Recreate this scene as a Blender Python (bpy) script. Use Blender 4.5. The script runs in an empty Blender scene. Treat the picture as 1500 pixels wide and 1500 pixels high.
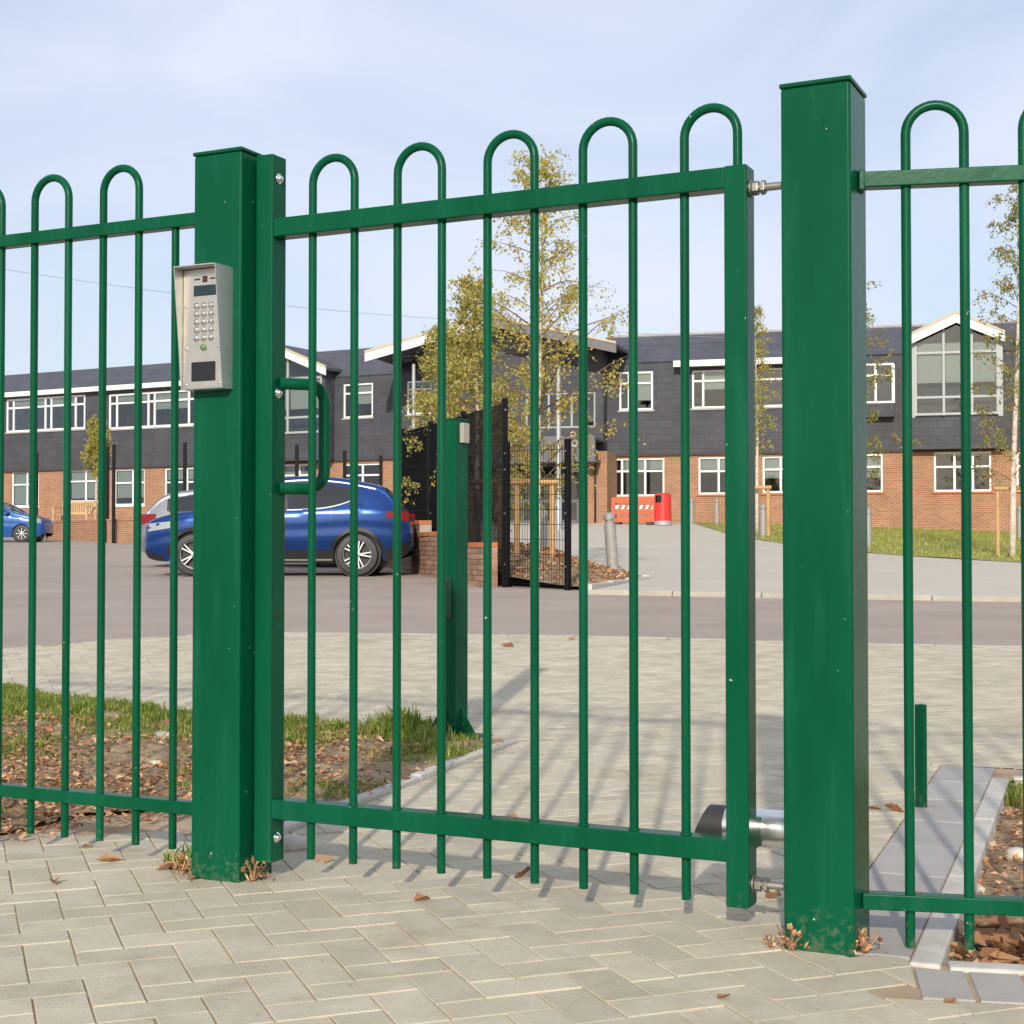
import bpy, bmesh, math, random
from mathutils import Vector, Matrix, noise
from mathutils.geometry import delaunay_2d_cdt
R = math.radians
random.seed(7)
SC = bpy.context.scene
COL = SC.collection

# ------------------------------------------------------------------ camera
EYE = 0.85
FPX = 2200.0
PITCH = math.atan(50 / FPX)
cam_d = bpy.data.cameras.new('camera')
cam = bpy.data.objects.new('camera', cam_d)
COL.objects.link(cam)
cam.location = (0, 0, EYE)
cam.rotation_euler = (R(90) + PITCH, 0, 0)
cam_d.sensor_width = 36
cam_d.lens = 36 * FPX / 1500
cam_d.clip_start = 0.05
cam_d.clip_end = 3000
SC.camera = cam

# ------------------------------------------------------------------ sky, sun, exposure
SUN_EL, SUN_AZ = 24.0, 8.0          # shadows run forward and a little to the right
world = bpy.data.worlds.new('World')
SC.world = world
world.use_nodes = True
wn, wl = world.node_tree.nodes, world.node_tree.links
wn.clear()
wo = wn.new('ShaderNodeOutputWorld')
bg = wn.new('ShaderNodeBackground')
bg.inputs['Strength'].default_value = 0.10
sky = wn.new('ShaderNodeTexSky')
sky.sky_type = 'NISHITA'
sky.sun_disc = False
sky.sun_elevation = R(SUN_EL)
sky.sun_rotation = R(180 + SUN_AZ)
sky.air_density = 1.0
sky.dust_density = 2.0
sky.ozone_density = 1.2
tc = wn.new('ShaderNodeTexCoord')
mp = wn.new('ShaderNodeMapping')
mp.inputs['Scale'].default_value = (1.0, 1.0, 2.6)
nz = wn.new('ShaderNodeTexNoise')
nz.inputs['Scale'].default_value = 3.4
nz.inputs['Detail'].default_value = 7
nz.inputs['Roughness'].default_value = 0.5
nz.inputs['Distortion'].default_value = 0.6
rmp = wn.new('ShaderNodeMapRange')
rmp.inputs['From Min'].default_value = 0.3
rmp.inputs['From Max'].default_value = 0.75
rmp.inputs['To Min'].default_value = 0.45
rmp.inputs['To Max'].default_value = 1.0
mx = wn.new('ShaderNodeMixRGB')
mx.inputs['Color2'].default_value = (5.7, 6.1, 7.25, 1)     # thin high cloud over the blue
wl.new(tc.outputs['Generated'], mp.inputs['Vector'])
wl.new(mp.outputs['Vector'], nz.inputs['Vector'])
wl.new(nz.outputs['Fac'], rmp.inputs['Value'])
wl.new(rmp.outputs['Result'], mx.inputs['Fac'])
wl.new(sky.outputs['Color'], mx.inputs['Color1'])
wl.new(mx.outputs['Color'], bg.inputs['Color'])
wl.new(bg.outputs['Background'], wo.inputs['Surface'])

sun_d = bpy.data.lights.new('sun', 'SUN')
sun_d.energy = 2.75
sun_d.angle = R(1.2)
sun_d.color = (1.0, 0.91, 0.785)
sun = bpy.data.objects.new('sun', sun_d)
COL.objects.link(sun)
sun.rotation_euler = (R(90 - SUN_EL), 0, R(-SUN_AZ))
sun.location = (-3, -20, 12)
SC.view_settings.view_transform = 'Standard'
SC.view_settings.look = 'None'
SC.view_settings.gamma = 1
SC.view_settings.exposure = 0.52

# ------------------------------------------------------------------ helpers
CP, SP = math.cos(PITCH), math.sin(PITCH)
def ray(px, py):
    a, b = (px - 750) / FPX, -(py - 750) / FPX
    return Vector((a, CP - SP * b, SP + CP * b))
def at(px, py, d):
    r = ray(px, py)
    return Vector((0, 0, EYE)) + r * (d / r.y)

def lerp_tab(tab, x):
    if x <= tab[0][0]: return tab[0][1]
    for (a, b), (c, e) in zip(tab, tab[1:]):
        if x <= c:
            return b + (e - b) * (x - a) / (c - a)
    return tab[-1][1]
TL = [(6, 0), (25, .39), (33, .56), (45, .82), (56, 1.05), (62, 1.25), (72, 1.5), (90, 1.6)]
TR = [(6, 0), (25, .39), (33, .60), (45, 1.08), (56, 1.70), (62, 1.76), (72, 1.8), (90, 1.8)]
def ground_z(x, y):
    def sm(tab):
        return sum(lerp_tab(tab, y + k) for k in (-1.5, -.75, 0, .75, 1.5)) / 5
    f = min(1, max(0, (x + 12) / 12.0)); f = f * f * (3 - 2 * f)
    z = sm(TL) * (1 - f) + sm(TR) * f
    g = min(1, max(0, (x - 8) / 10)); h = min(1, max(0, (y - 42) / 10))
    return z - .25 * g * h
def gpt(px, py):
    """the point of the ground seen at a pixel"""
    r = ray(px, py); o = Vector((0, 0, EYE)); lo = 1.0
    d = lo
    while d < 90:
        p = o + r * (d / r.y)
        if p.z <= ground_z(p.x, p.y): return p
        d += .02
    return o + r * (90 / r.y)

def link(o, parent=None, loc=None):
    COL.objects.link(o)
    if parent: o.parent = parent
    if loc is not None: o.location = loc
    return o
def tag(o, label, cat, group=None):
    o['label'] = label; o['category'] = cat
    if group: o['group'] = group
    return o
def thing(name, loc, label, cat, group=None, rotz=0):
    e = bpy.data.objects.new(name, None)
    e.empty_display_size = .1
    link(e); e.location = loc; e.rotation_euler = (0, 0, rotz)
    return tag(e, label, cat, group)
def structure(o):
    o['kind'] = 'structure'; return o

class MB:
    """collects faces, makes one mesh object"""
    def __init__(s): s.v = []; s.f = []; s.m = []
    def face(s, pts, m=0):
        n = len(s.v); s.v += [Vector(p) for p in pts]; s.f.append(tuple(range(n, n + len(pts)))); s.m.append(m)
    def mesh(s, vs, fs, m=0):
        n = len(s.v); s.v += [Vector(p) for p in vs]
        for f in fs: s.f.append(tuple(i + n for i in f)); s.m.append(m)
    def box(s, a, b, m=0, M=None):
        (x0, y0, z0), (x1, y1, z1) = a, b
        vs = [(x0,y0,z0),(x1,y0,z0),(x1,y1,z0),(x0,y1,z0),(x0,y0,z1),(x1,y0,z1),(x1,y1,z1),(x0,y1,z1)]
        if M: vs = [M @ Vector(p) for p in vs]
        s.mesh(vs, [(3,2,1,0),(4,5,6,7),(0,1,5,4),(1,2,6,5),(2,3,7,6),(3,0,4,7)], m)
    def bevbox(s, a, b, c=.004, seg=2, M=None, m=0):
        bm = bmesh.new(); bmesh.ops.create_cube(bm, size=1)
        for v in bm.verts:
            v.co = Vector([(a[i] + b[i]) / 2 + v.co[i] * (b[i] - a[i]) for i in range(3)])
        bmesh.ops.bevel(bm, geom=bm.edges[:], offset=c, segments=seg, affect='EDGES', profile=.5)
        vs = [v.co.copy() for v in bm.verts]
        if M: vs = [M @ p for p in vs]
        for i, v in enumerate(bm.verts): v.index = i
        s.mesh(vs, [tuple(v.index for v in f.verts) for f in bm.faces], m); bm.free()
    def tube(s, pts, r, seg=10, caps=True, m=0):
        pts = [Vector(p) for p in pts]; rs = r if isinstance(r, (list, tuple)) else [r] * len(pts)
        n0 = len(s.v); up = None
        for i, p in enumerate(pts):
            t = (pts[min(i + 1, len(pts) - 1)] - pts[max(i - 1, 0)]).normalized()
            if up is None:
                up = Vector((0, 0, 1)) if abs(t.z) < .9 else Vector((1, 0, 0))
            up = (up - t * up.dot(t)).normalized(); sd = t.cross(up)
            for k in range(seg):
                a = 2 * math.pi * k / seg
                s.v.append(p + (up * math.cos(a) + sd * math.sin(a)) * rs[i])
        for i in range(len(pts) - 1):
            for k in range(seg):
                a = n0 + i * seg + k; b = n0 + i * seg + (k + 1) % seg
                s.f.append((a, b, b + seg, a + seg)); s.m.append(m)
        if caps:
            s.f.append(tuple(n0 + k for k in reversed(range(seg)))); s.m.append(m)
            e = n0 + (len(pts) - 1) * seg
            s.f.append(tuple(e + k for k in range(seg))); s.m.append(m)
    def lathe(s, prof, seg=24, M=None, m=0, caps=True):
        """profile (r, z) about local z"""
        n0 = len(s.v)
        for r, z in prof:
            for k in range(seg):
                a = 2 * math.pi * k / seg; p = Vector((r * math.cos(a), r * math.sin(a), z))
                s.v.append(M @ p if M else p)
        for i in range(len(prof) - 1):
            for k in range(seg):
                a = n0 + i * seg + k; b = n0 + i * seg + (k + 1) % seg
                s.f.append((a, b, b + seg, a + seg)); s.m.append(m)
        if not caps: return
        s.f.append(tuple(n0 + k for k in reversed(range(seg)))); s.m.append(m)
        e = n0 + (len(prof) - 1) * seg
        s.f.append(tuple(e + k for k in range(seg))); s.m.append(m)
    def prism(s, poly, y0, y1, m=0):
        """polygon in local x-z, extruded along y"""
        n = len(poly)
        s.mesh([(x, y0, z) for x, z in poly] + [(x, y1, z) for x, z in poly],
               [tuple(range(n)), tuple(reversed(range(n, 2 * n)))] + [(i + n, (i + 1) % n + n, (i + 1) % n, i) for i in range(n)], m)
    def data(s, name, mats, smooth=False, fix=False):
        me = bpy.data.meshes.new(name)
        me.from_pydata([tuple(p) for p in s.v], [], s.f)
        for m in (mats if isinstance(mats, (list, tuple)) else [mats]): me.materials.append(m)
        if any(s.m): me.polygons.foreach_set('material_index', s.m)
        if fix:
            bm = bmesh.new(); bm.from_mesh(me)
            bmesh.ops.remove_doubles(bm, verts=bm.verts, dist=1e-5)
            bmesh.ops.recalc_face_normals(bm, faces=bm.faces); bm.to_mesh(me); bm.free()
        if smooth: me.polygons.foreach_set('use_smooth', [True] * len(me.polygons))
        me.update()
        return me
    def build(s, name, mats, parent=None, smooth=False, fix=False, loc=None, weighted=False, auto=None):
        o = bpy.data.objects.new(name, s.data(name, mats, smooth or auto is not None, fix))
        link(o, parent, loc)
        if auto is not None:
            bm = bmesh.new(); bm.from_mesh(o.data)
            for e in bm.edges:
                if len(e.link_faces) != 2 or e.calc_face_angle(0) > R(auto): e.smooth = False
            bm.to_mesh(o.data); bm.free()
        if weighted:
            w = o.modifiers.new('wn', 'WEIGHTED_NORMAL'); w.keep_sharp = False; w.weight = 90
        return o

# ------------------------------------------------------------------ materials
def nodes_of(m): return m.node_tree.nodes, m.node_tree.links
MATS = {}
def mat(name, col, rough=.6, metal=0, var=0.0, vscale=4.0, bump=0.0, bscale=60.0, coat=0, island=0.0, col2=None, spec=None, detail=4, world=False):
    m = bpy.data.materials.new(name); m.use_nodes = True
    n, l = nodes_of(m); b = n['Principled BSDF']
    b.inputs['Base Color'].default_value = (*col, 1)
    b.inputs['Roughness'].default_value = rough
    b.inputs['Metallic'].default_value = metal
    if coat: b.inputs['Coat Weight'].default_value = coat; b.inputs['Coat Roughness'].default_value = .08
    if spec is not None: b.inputs['Specular IOR Level'].default_value = spec
    t = n.new('ShaderNodeTexCoord'); tco = t.outputs['Object']
    if world: tco = n.new('ShaderNodeNewGeometry').outputs['Position']
    src = None
    if var or col2:
        z = n.new('ShaderNodeTexNoise'); z.inputs['Scale'].default_value = vscale; z.inputs['Detail'].default_value = detail; z.inputs['Roughness'].default_value = .62
        l.new(tco, z.inputs['Vector'])
        r = n.new('ShaderNodeValToRGB')
        c2 = col2 if col2 else tuple(min(1, c * (1 + var)) for c in col)
        c1 = col if col2 else tuple(c * (1 - var) for c in col)
        r.color_ramp.elements[0].position = .32; r.color_ramp.elements[1].position = .68
        r.color_ramp.elements[0].color = (*c1, 1); r.color_ramp.elements[1].color = (*c2, 1)
        l.new(z.outputs['Fac'], r.inputs['Fac']); src = r.outputs['Color']
    if island:
        g = n.new('ShaderNodeNewGeometry'); oi = n.new('ShaderNodeObjectInfo')
        ad = n.new('ShaderNodeMath'); ad.operation = 'ADD'
        fr = n.new('ShaderNodeMath'); fr.operation = 'FRACT'
        l.new(g.outputs['Random Per Island'], ad.inputs[0]); l.new(oi.outputs['Random'], ad.inputs[1]); l.new(ad.outputs[0], fr.inputs[0])
        mr = n.new('ShaderNodeMapRange'); mr.inputs['To Min'].default_value = 1 - island; mr.inputs['To Max'].default_value = 1 + island
        l.new(fr.outputs[0], mr.inputs['Value'])
        mm = n.new('ShaderNodeVectorMath'); mm.operation = 'SCALE'
        if src is None:
            rgb = n.new('ShaderNodeRGB'); rgb.outputs[0].default_value = (*col, 1); src = rgb.outputs[0]
        l.new(src, mm.inputs[0]); l.new(mr.outputs['Result'], mm.inputs['Scale']); src = mm.outputs['Vector']
    if src is not None: l.new(src, b.inputs['Base Color'])
    if bump:
        z2 = n.new('ShaderNodeTexNoise'); z2.inputs['Scale'].default_value = bscale; z2.inputs['Detail'].default_value = 5
        l.new(tco, z2.inputs['Vector'])
        bp = n.new('ShaderNodeBump'); bp.inputs['Strength'].default_value = bump; bp.inputs['Distance'].default_value = .01
        l.new(z2.outputs['Fac'], bp.inputs['Height']); l.new(bp.outputs['Normal'], b.inputs['Normal'])
    MATS[name] = m
    return m
def ramp_island(name, stops, rough=.6, trans=0.0):
    """each loose piece takes one colour of the ramp"""
    m = bpy.data.materials.new(name); m.use_nodes = True
    n, l = nodes_of(m); b = n['Principled BSDF']; b.inputs['Roughness'].default_value = rough
    g = n.new('ShaderNodeNewGeometry'); oi = n.new('ShaderNodeObjectInfo')
    ad = n.new('ShaderNodeMath'); ad.operation = 'ADD'; fr = n.new('ShaderNodeMath'); fr.operation = 'FRACT'
    l.new(g.outputs['Random Per Island'], ad.inputs[0]); l.new(oi.outputs['Random'], ad.inputs[1]); l.new(ad.outputs[0], fr.inputs[0])
    r = n.new('ShaderNodeValToRGB'); els = r.color_ramp.elements
    while len(els) < len(stops): els.new(.5)
    for e, (p, c) in zip(els, stops): e.position = p; e.color = (*c, 1)
    l.new(fr.outputs[0], r.inputs['Fac']); l.new(r.outputs['Color'], b.inputs['Base Color'])
    if trans:
        tr = n.new('ShaderNodeBsdfTranslucent'); l.new(r.outputs['Color'], tr.inputs['Color'])
        ms = n.new('ShaderNodeMixShader'); ms.inputs['Fac'].default_value = trans
        out = n['Material Output']
        l.new(b.outputs[0], ms.inputs[1]); l.new(tr.outputs[0], ms.inputs[2]); l.new(ms.outputs[0], out.inputs['Surface'])
    return m
def brickmat(name, c1, c2, cm, w, h, mortar, rough=.85, bump=.3, offset=.5, var=.12):
    m = bpy.data.materials.new(name); m.use_nodes = True
    n, l = nodes_of(m); b = n['Principled BSDF']; b.inputs['Roughness'].default_value = rough
    t = n.new('ShaderNodeTexCoord'); s = n.new('ShaderNodeSeparateXYZ'); a = n.new('ShaderNodeMath'); c = n.new('ShaderNodeCombineXYZ')
    l.new(t.outputs['Object'], s.inputs[0]); l.new(s.outputs['X'], a.inputs[0]); l.new(s.outputs['Y'], a.inputs[1])
    l.new(a.outputs[0], c.inputs['X']); l.new(s.outputs['Z'], c.inputs['Y'])
    k = n.new('ShaderNodeTexBrick'); k.inputs['Scale'].default_value = 1; k.inputs['Brick Width'].default_value = w
    k.inputs['Row Height'].default_value = h; k.inputs['Mortar Size'].default_value = mortar; k.offset = offset
    k.inputs['Color1'].default_value = (*c1, 1); k.inputs['Color2'].default_value = (*c2, 1); k.inputs['Mortar'].default_value = (*cm, 1)
    k.inputs['Mortar Smooth'].default_value = .3
    l.new(c.outputs[0], k.inputs['Vector'])
    z = n.new('ShaderNodeTexNoise'); z.inputs['Scale'].default_value = 1.3; z.inputs['Detail'].default_value = 6
    l.new(t.outputs['Object'], z.inputs['Vector'])
    mr = n.new('ShaderNodeMapRange'); mr.inputs['From Min'].default_value = .3; mr.inputs['From Max'].default_value = .7
    mr.inputs['To Min'].default_value = 1 - var; mr.inputs['To Max'].default_value = 1 + var
    l.new(z.outputs['Fac'], mr.inputs['Value'])
    sc = n.new('ShaderNodeVectorMath'); sc.operation = 'SCALE'
    l.new(k.outputs['Color'], sc.inputs[0]); l.new(mr.outputs['Result'], sc.inputs['Scale']); l.new(sc.outputs['Vector'], b.inputs['Base Color'])
    bp = n.new('ShaderNodeBump'); bp.inputs['Strength'].default_value = bump; bp.inputs['Distance'].default_value = .012; bp.invert = True
    l.new(k.outputs['Fac'], bp.inputs['Height']); l.new(bp.outputs['Normal'], b.inputs['Normal'])
    return m
def greenpaint():
    m = mat('green_paint', (.002, .09, .04), .30, spec=.12)
    n, l = nodes_of(m); b = n['Principled BSDF']
    t = n.new('ShaderNodeTexCoord')
    # small chips where the powder coat is knocked off, faint rubbed patches, dust low down
    z = n.new('ShaderNodeTexNoise'); z.inputs['Scale'].default_value = 55; z.inputs['Detail'].default_value = 2
    l.new(t.outputs['Object'], z.inputs['Vector'])
    r = n.new('ShaderNodeMapRange'); r.inputs['From Min'].default_value = .765; r.inputs['From Max'].default_value = .785
    l.new(z.outputs['Fac'], r.inputs['Value'])
    z2 = n.new('ShaderNodeTexNoise'); z2.inputs['Scale'].default_value = 7; z2.inputs['Detail'].default_value = 6
    mp = n.new('ShaderNodeMapping'); mp.inputs['Scale'].default_value = (1, 1, .25)
    l.new(t.outputs['Object'], mp.inputs['Vector']); l.new(mp.outputs[0], z2.inputs['Vector'])
    r2 = n.new('ShaderNodeValToRGB'); r2.color_ramp.elements[0].position = .35; r2.color_ramp.elements[1].position = .8
    r2.color_ramp.elements[0].color = (.001, .066, .028, 1); r2.color_ramp.elements[1].color = (.002, .090, .041, 1)
    l.new(z2.outputs['Fac'], r2.inputs['Fac'])
    # pale rubbed streaks running down, and dried splash of dirt low on the steel
    zs = n.new('ShaderNodeTexNoise'); zs.inputs['Scale'].default_value = 26; zs.inputs['Detail'].default_value = 4
    ms = n.new('ShaderNodeMapping'); ms.inputs['Scale'].default_value = (1, 1, .09); l.new(t.outputs['Object'], ms.inputs['Vector']); l.new(ms.outputs[0], zs.inputs['Vector'])
    rs_ = n.new('ShaderNodeMapRange'); rs_.inputs['From Min'].default_value = .56; rs_.inputs['From Max'].default_value = .78; rs_.inputs['To Max'].default_value = .18
    l.new(zs.outputs['Fac'], rs_.inputs['Value'])
    x1 = n.new('ShaderNodeMixRGB'); x1.inputs['Color2'].default_value = (.03, .18, .12, 1); l.new(rs_.outputs['Result'], x1.inputs['Fac']); l.new(r2.outputs['Color'], x1.inputs['Color1'])
    gp = n.new('ShaderNodeNewGeometry'); sx = n.new('ShaderNodeSeparateXYZ'); l.new(gp.outputs['Position'], sx.inputs[0])
    rz_ = n.new('ShaderNodeMapRange'); rz_.inputs['From Min'].default_value = .13; rz_.inputs['From Max'].default_value = .0; rz_.inputs['To Min'].default_value = 0; rz_.inputs['To Max'].default_value = .30
    l.new(sx.outputs['Z'], rz_.inputs['Value'])
    zd = n.new('ShaderNodeTexNoise'); zd.inputs['Scale'].default_value = 75; zd.inputs['Detail'].default_value = 7; l.new(gp.outputs['Position'], zd.inputs['Vector'])
    ad_ = n.new('ShaderNodeMath'); ad_.operation = 'ADD'; l.new(zd.outputs['Fac'], ad_.inputs[0]); l.new(rz_.outputs['Result'], ad_.inputs[1])
    rd = n.new('ShaderNodeMapRange'); rd.inputs['From Min'].default_value = .70; rd.inputs['From Max'].default_value = .92; rd.inputs['To Max'].default_value = .28; l.new(ad_.outputs[0], rd.inputs['Value'])
    x2 = n.new('ShaderNodeMixRGB'); x2.inputs['Color2'].default_value = (.20, .20, .13, 1); l.new(rd.outputs['Result'], x2.inputs['Fac']); l.new(x1.outputs[0], x2.inputs['Color1'])
    mx = n.new('ShaderNodeMixRGB'); mx.inputs['Color2'].default_value = (.35, .42, .36, 1)
    l.new(r.outputs['Result'], mx.inputs['Fac']); l.new(x2.outputs[0], mx.inputs['Color1']); l.new(mx.outputs[0], b.inputs['Base Color'])
    r3 = n.new('ShaderNodeMapRange'); r3.inputs['To Min'].default_value = .14; r3.inputs['To Max'].default_value = .40
    l.new(z2.outputs['Fac'], r3.inputs['Value']); l.new(r3.outputs['Result'], b.inputs['Roughness'])
    z3 = n.new('ShaderNodeTexNoise'); z3.inputs['Scale'].default_value = 60
    l.new(t.outputs['Object'], z3.inputs['Vector'])
    bp = n.new('ShaderNodeBump'); bp.inputs['Strength'].default_value = .10; bp.inputs['Distance'].default_value = .003
    l.new(z3.outputs['Fac'], bp.inputs['Height']); l.new(bp.outputs['Normal'], b.inputs['Normal'])
    return m
def glassmat(name, tint=(.75, .8, .82), refl=.05):
    m = bpy.data.materials.new(name); m.use_nodes = True
    n, l = nodes_of(m); n.remove(n['Principled BSDF'])
    t = n.new('ShaderNodeBsdfTransparent'); t.inputs['Color'].default_value = (*tint, 1)
    g = n.new('ShaderNodeBsdfGlossy'); g.inputs['Roughness'].default_value = .02
    f = n.new('ShaderNodeLayerWeight'); f.inputs['Blend'].default_value = .25
    r = n.new('ShaderNodeMapRange'); r.inputs['To Min'].default_value = refl; r.inputs['To Max'].default_value = 1
    l.new(f.outputs['Fresnel'], r.inputs['Value'])
    mx = n.new('ShaderNodeMixShader'); l.new(r.outputs['Result'], mx.inputs['Fac']); l.new(t.outputs[0], mx.inputs[1]); l.new(g.outputs[0], mx.inputs[2])
    l.new(mx.outputs[0], n['Material Output'].inputs['Surface'])
    return m
GREEN = greenpaint()
STEEL = mat('zinc_steel', (.33, .31, .28), .45, .8, var=.15, vscale=40)
CHROME = mat('bright_bolt', (.8, .79, .76), .18, 1.0)
BRUSHED = mat('brushed_steel', (.62, .58, .50), .36, .85, var=.06, vscale=25)
HOODSTEEL = mat('hood_steel', (.56, .56, .55), .42, .75, var=.06, vscale=18)
BLACKP = mat('black_plastic', (.012, .012, .013), .35)
DARKGLASS = mat('dark_display', (.012, .03, .035), .12)
LED = mat('green_button', (.12, .22, .07), .4)
RUBBER = mat('black_rubber', (.03, .03, .032), .55, bump=.05)
BLACKSTEEL = mat('black_fence_paint', (.006, .006, .007), .5, spec=.12)
PAVER = mat('paver_concrete', (.445, .395, .29), .86, col2=(.54, .485, .37), vscale=7, bump=.3, bscale=170, island=.10, detail=9, world=True)
def weather(m, stain=(.25, .19, .12), amt=.5):
    """stains, pale scuffs and dark specks of their own over a paving material"""
    n, l = nodes_of(m); b = n['Principled BSDF']; src = b.inputs['Base Color'].links[0].from_socket
    g = n.new('ShaderNodeNewGeometry')
    def layer(scale, lo, hi, col, k, src, det=6, dist=0.0):
        z = n.new('ShaderNodeTexNoise'); z.inputs['Scale'].default_value = scale; z.inputs['Detail'].default_value = det; z.inputs['Roughness'].default_value = .65; z.inputs['Distortion'].default_value = dist
        l.new(g.outputs['Position'], z.inputs['Vector'])
        r = n.new('ShaderNodeMapRange'); r.inputs['From Min'].default_value = lo; r.inputs['From Max'].default_value = hi; r.inputs['To Max'].default_value = k
        l.new(z.outputs['Fac'], r.inputs['Value'])
        x = n.new('ShaderNodeMixRGB'); x.inputs['Color2'].default_value = (*col, 1); l.new(r.outputs['Result'], x.inputs['Fac']); l.new(src, x.inputs['Color1']); return x.outputs[0]
    src = layer(2.1, .54, .72, stain, amt, src, 8, .5)
    src = layer(1.3, .55, .75, (.60, .55, .46), amt * .6, src, 8)
    src = layer(34, .66, .74, (.13, .10, .07), amt * 1.1, src, 3)
    src = layer(60, .68, .75, (.70, .62, .50), amt, src, 2)
    l.new(src, b.inputs['Base Color'])
weather(PAVER)
GREYPAVER = mat('grey_paver', (.37, .35, .325), .85, var=.07, vscale=9, bump=.22, bscale=160, island=.05, detail=9, world=True)
SAND = mat('joint_sand', (.50, .40, .28), .95, col2=(.30, .19, .09), vscale=4, bump=.5, bscale=200, detail=8)
EDGING = mat('kerb_concrete', (.50, .475, .42), .85, var=.12, vscale=14, bump=.2, bscale=120)
KERBFAR = mat('road_kerb', (.40, .37, .31), .88, var=.12, vscale=3, world=True)
ASPHALT = mat('asphalt', (.30, .245, .20), .9, col2=(.38, .315, .26), vscale=.8, bump=.5, bscale=55, detail=14, world=True)
CONCRETE = mat('path_concrete', (.50, .455, .375), .88, var=.06, vscale=.7, bump=.15, bscale=40, detail=8)
SOIL = mat('soil', (.19, .125, .07), .95, col2=(.40, .29, .17), vscale=9, bump=.8, bscale=45, detail=9)
LAWN = mat('lawn_turf', (.20, .22, .035), .9, col2=(.33, .29, .085), vscale=1.1, bump=.6, bscale=40, detail=9)
BASEGROUND = mat('bare_ground', (.17, .15, .12), .95, var=.2, vscale=.3)
BRICK = brickmat('facing_brick', (.35, .155, .07), (.27, .11, .047), (.36, .275, .20), .225, .075, .012)
BRICKPIECE = mat('brick_piece', (.30, .17, .11), .88, var=.15, vscale=20, bump=.3, bscale=90, island=.28)
BRICKCAP = mat('coping_brick', (.40, .135, .05), .85, var=.12, vscale=15, bump=.3, bscale=90, island=.2)
MORTAR = mat('mortar', (.38, .33, .28), .95, var=.1, vscale=20)
SLATE = brickmat('slate_hanging', (.062, .064, .076), (.050, .052, .062), (.03, .032, .038), .6, .28, .008, rough=.75, bump=.35, var=.12)
SLATEROOF = brickmat('roof_slate', (.074, .078, .100), (.064, .068, .088), (.045, .048, .062), .5, .22, .008, rough=.65, bump=.3, var=.12)
WHITE = mat('white_upvc', (.80, .80, .78), .4)
GREYFRAME = mat('grey_frame', (.33, .36, .36), .45)
GREYPANEL = mat('grey_panel', (.12, .12, .125), .5, var=.05, vscale=1)
GREYRIB = mat('grey_rib', (.10, .095, .09), .6)
BLIND = mat('cream_blind', (.50, .49, .40), .9)
LEAD = mat('lead_sill', (.33, .32, .31), .6, var=.1, vscale=6)
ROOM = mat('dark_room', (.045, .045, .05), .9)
GLASS = glassmat('window_glass')
CARGLASS = mat('car_glass', (.02, .024, .027), .04, spec=.6)
TIMBER = mat('timber_stake', (.50, .30, .13), .75, var=.15, vscale=6, bump=.2, bscale=50)
BARKW = mat('birch_bark', (.70, .62, .52), .8, col2=(.38, .29, .21), vscale=9, bump=.2, bscale=30)
TWIG = mat('twig', (.16, .10, .06), .85)
GALV = mat('galvanised', (.36, .38, .39), .55, .3, var=.08, vscale=8)
BOLLARD = mat('bollard_grey', (.30, .29, .27), .6, .2, var=.15, vscale=12)
REDP = mat('red_plastic', (.62, .035, .025), .4)
ORANGEP = mat('orange_red_plastic', (.75, .10, .035), .45)
WHITEP = mat('white_plastic', (.8, .8, .8), .4)
BENCHW = mat('bench_wood', (.55, .38, .20), .75, var=.12, vscale=8)
CABLE = mat('cable', (.25, .27, .30), .7)
BEIGE = mat('beige_box', (.36, .34, .29), .5)
PINK = mat('emblem_pink', (.72, .40, .42), .5)
LEAF_BIRCH = ramp_island('birch_leaf', [(0, (.34, .38, .09)), (.45, (.50, .50, .12)), (.70, (.58, .50, .11)), (.86, (.66, .42, .08)), (1, (.62, .28, .06))], .5, .45)
LEAF_OLIVE = ramp_island('olive_leaf', [(0, (.30, .32, .08)), (.5, (.44, .43, .11)), (.85, (.55, .46, .11)), (1, (.60, .36, .08))], .5, .45)
LEAF_GREEN = ramp_island('green_leaf', [(0, (.18, .22, .05)), (.5, (.28, .29, .07)), (.8, (.36, .29, .08)), (1, (.36, .18, .06))], .55, .35)
LITTER = ramp_island('leaf_litter', [(0, (.20, .085, .045)), (.25, (.34, .16, .075)), (.5, (.42, .25, .12)), (.7, (.30, .13, .06)), (.88, (.52, .38, .22)), (1, (.48, .20, .09))], .75, .12)
LITTERDULL = ramp_island('old_litter', [(0, (.20, .10, .055)), (.3, (.36, .17, .085)), (.6, (.50, .29, .14)), (.85, (.62, .45, .27)), (1, (.52, .19, .08))], .8, .1)
GRASS = ramp_island('grass_blade', [(0, (.13, .19, .02)), (.5, (.22, .31, .04)), (.85, (.34, .37, .07)), (1, (.52, .46, .19))], .6, .4)
LAWNBLADE = ramp_island('lawn_blade', [(0, (.24, .28, .045)), (.5, (.36, .39, .07)), (.85, (.46, .44, .11)), (1, (.58, .50, .2))], .6, .4)
STONE = mat('flint', (.55, .50, .42), .7, var=.2, vscale=30)

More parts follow.
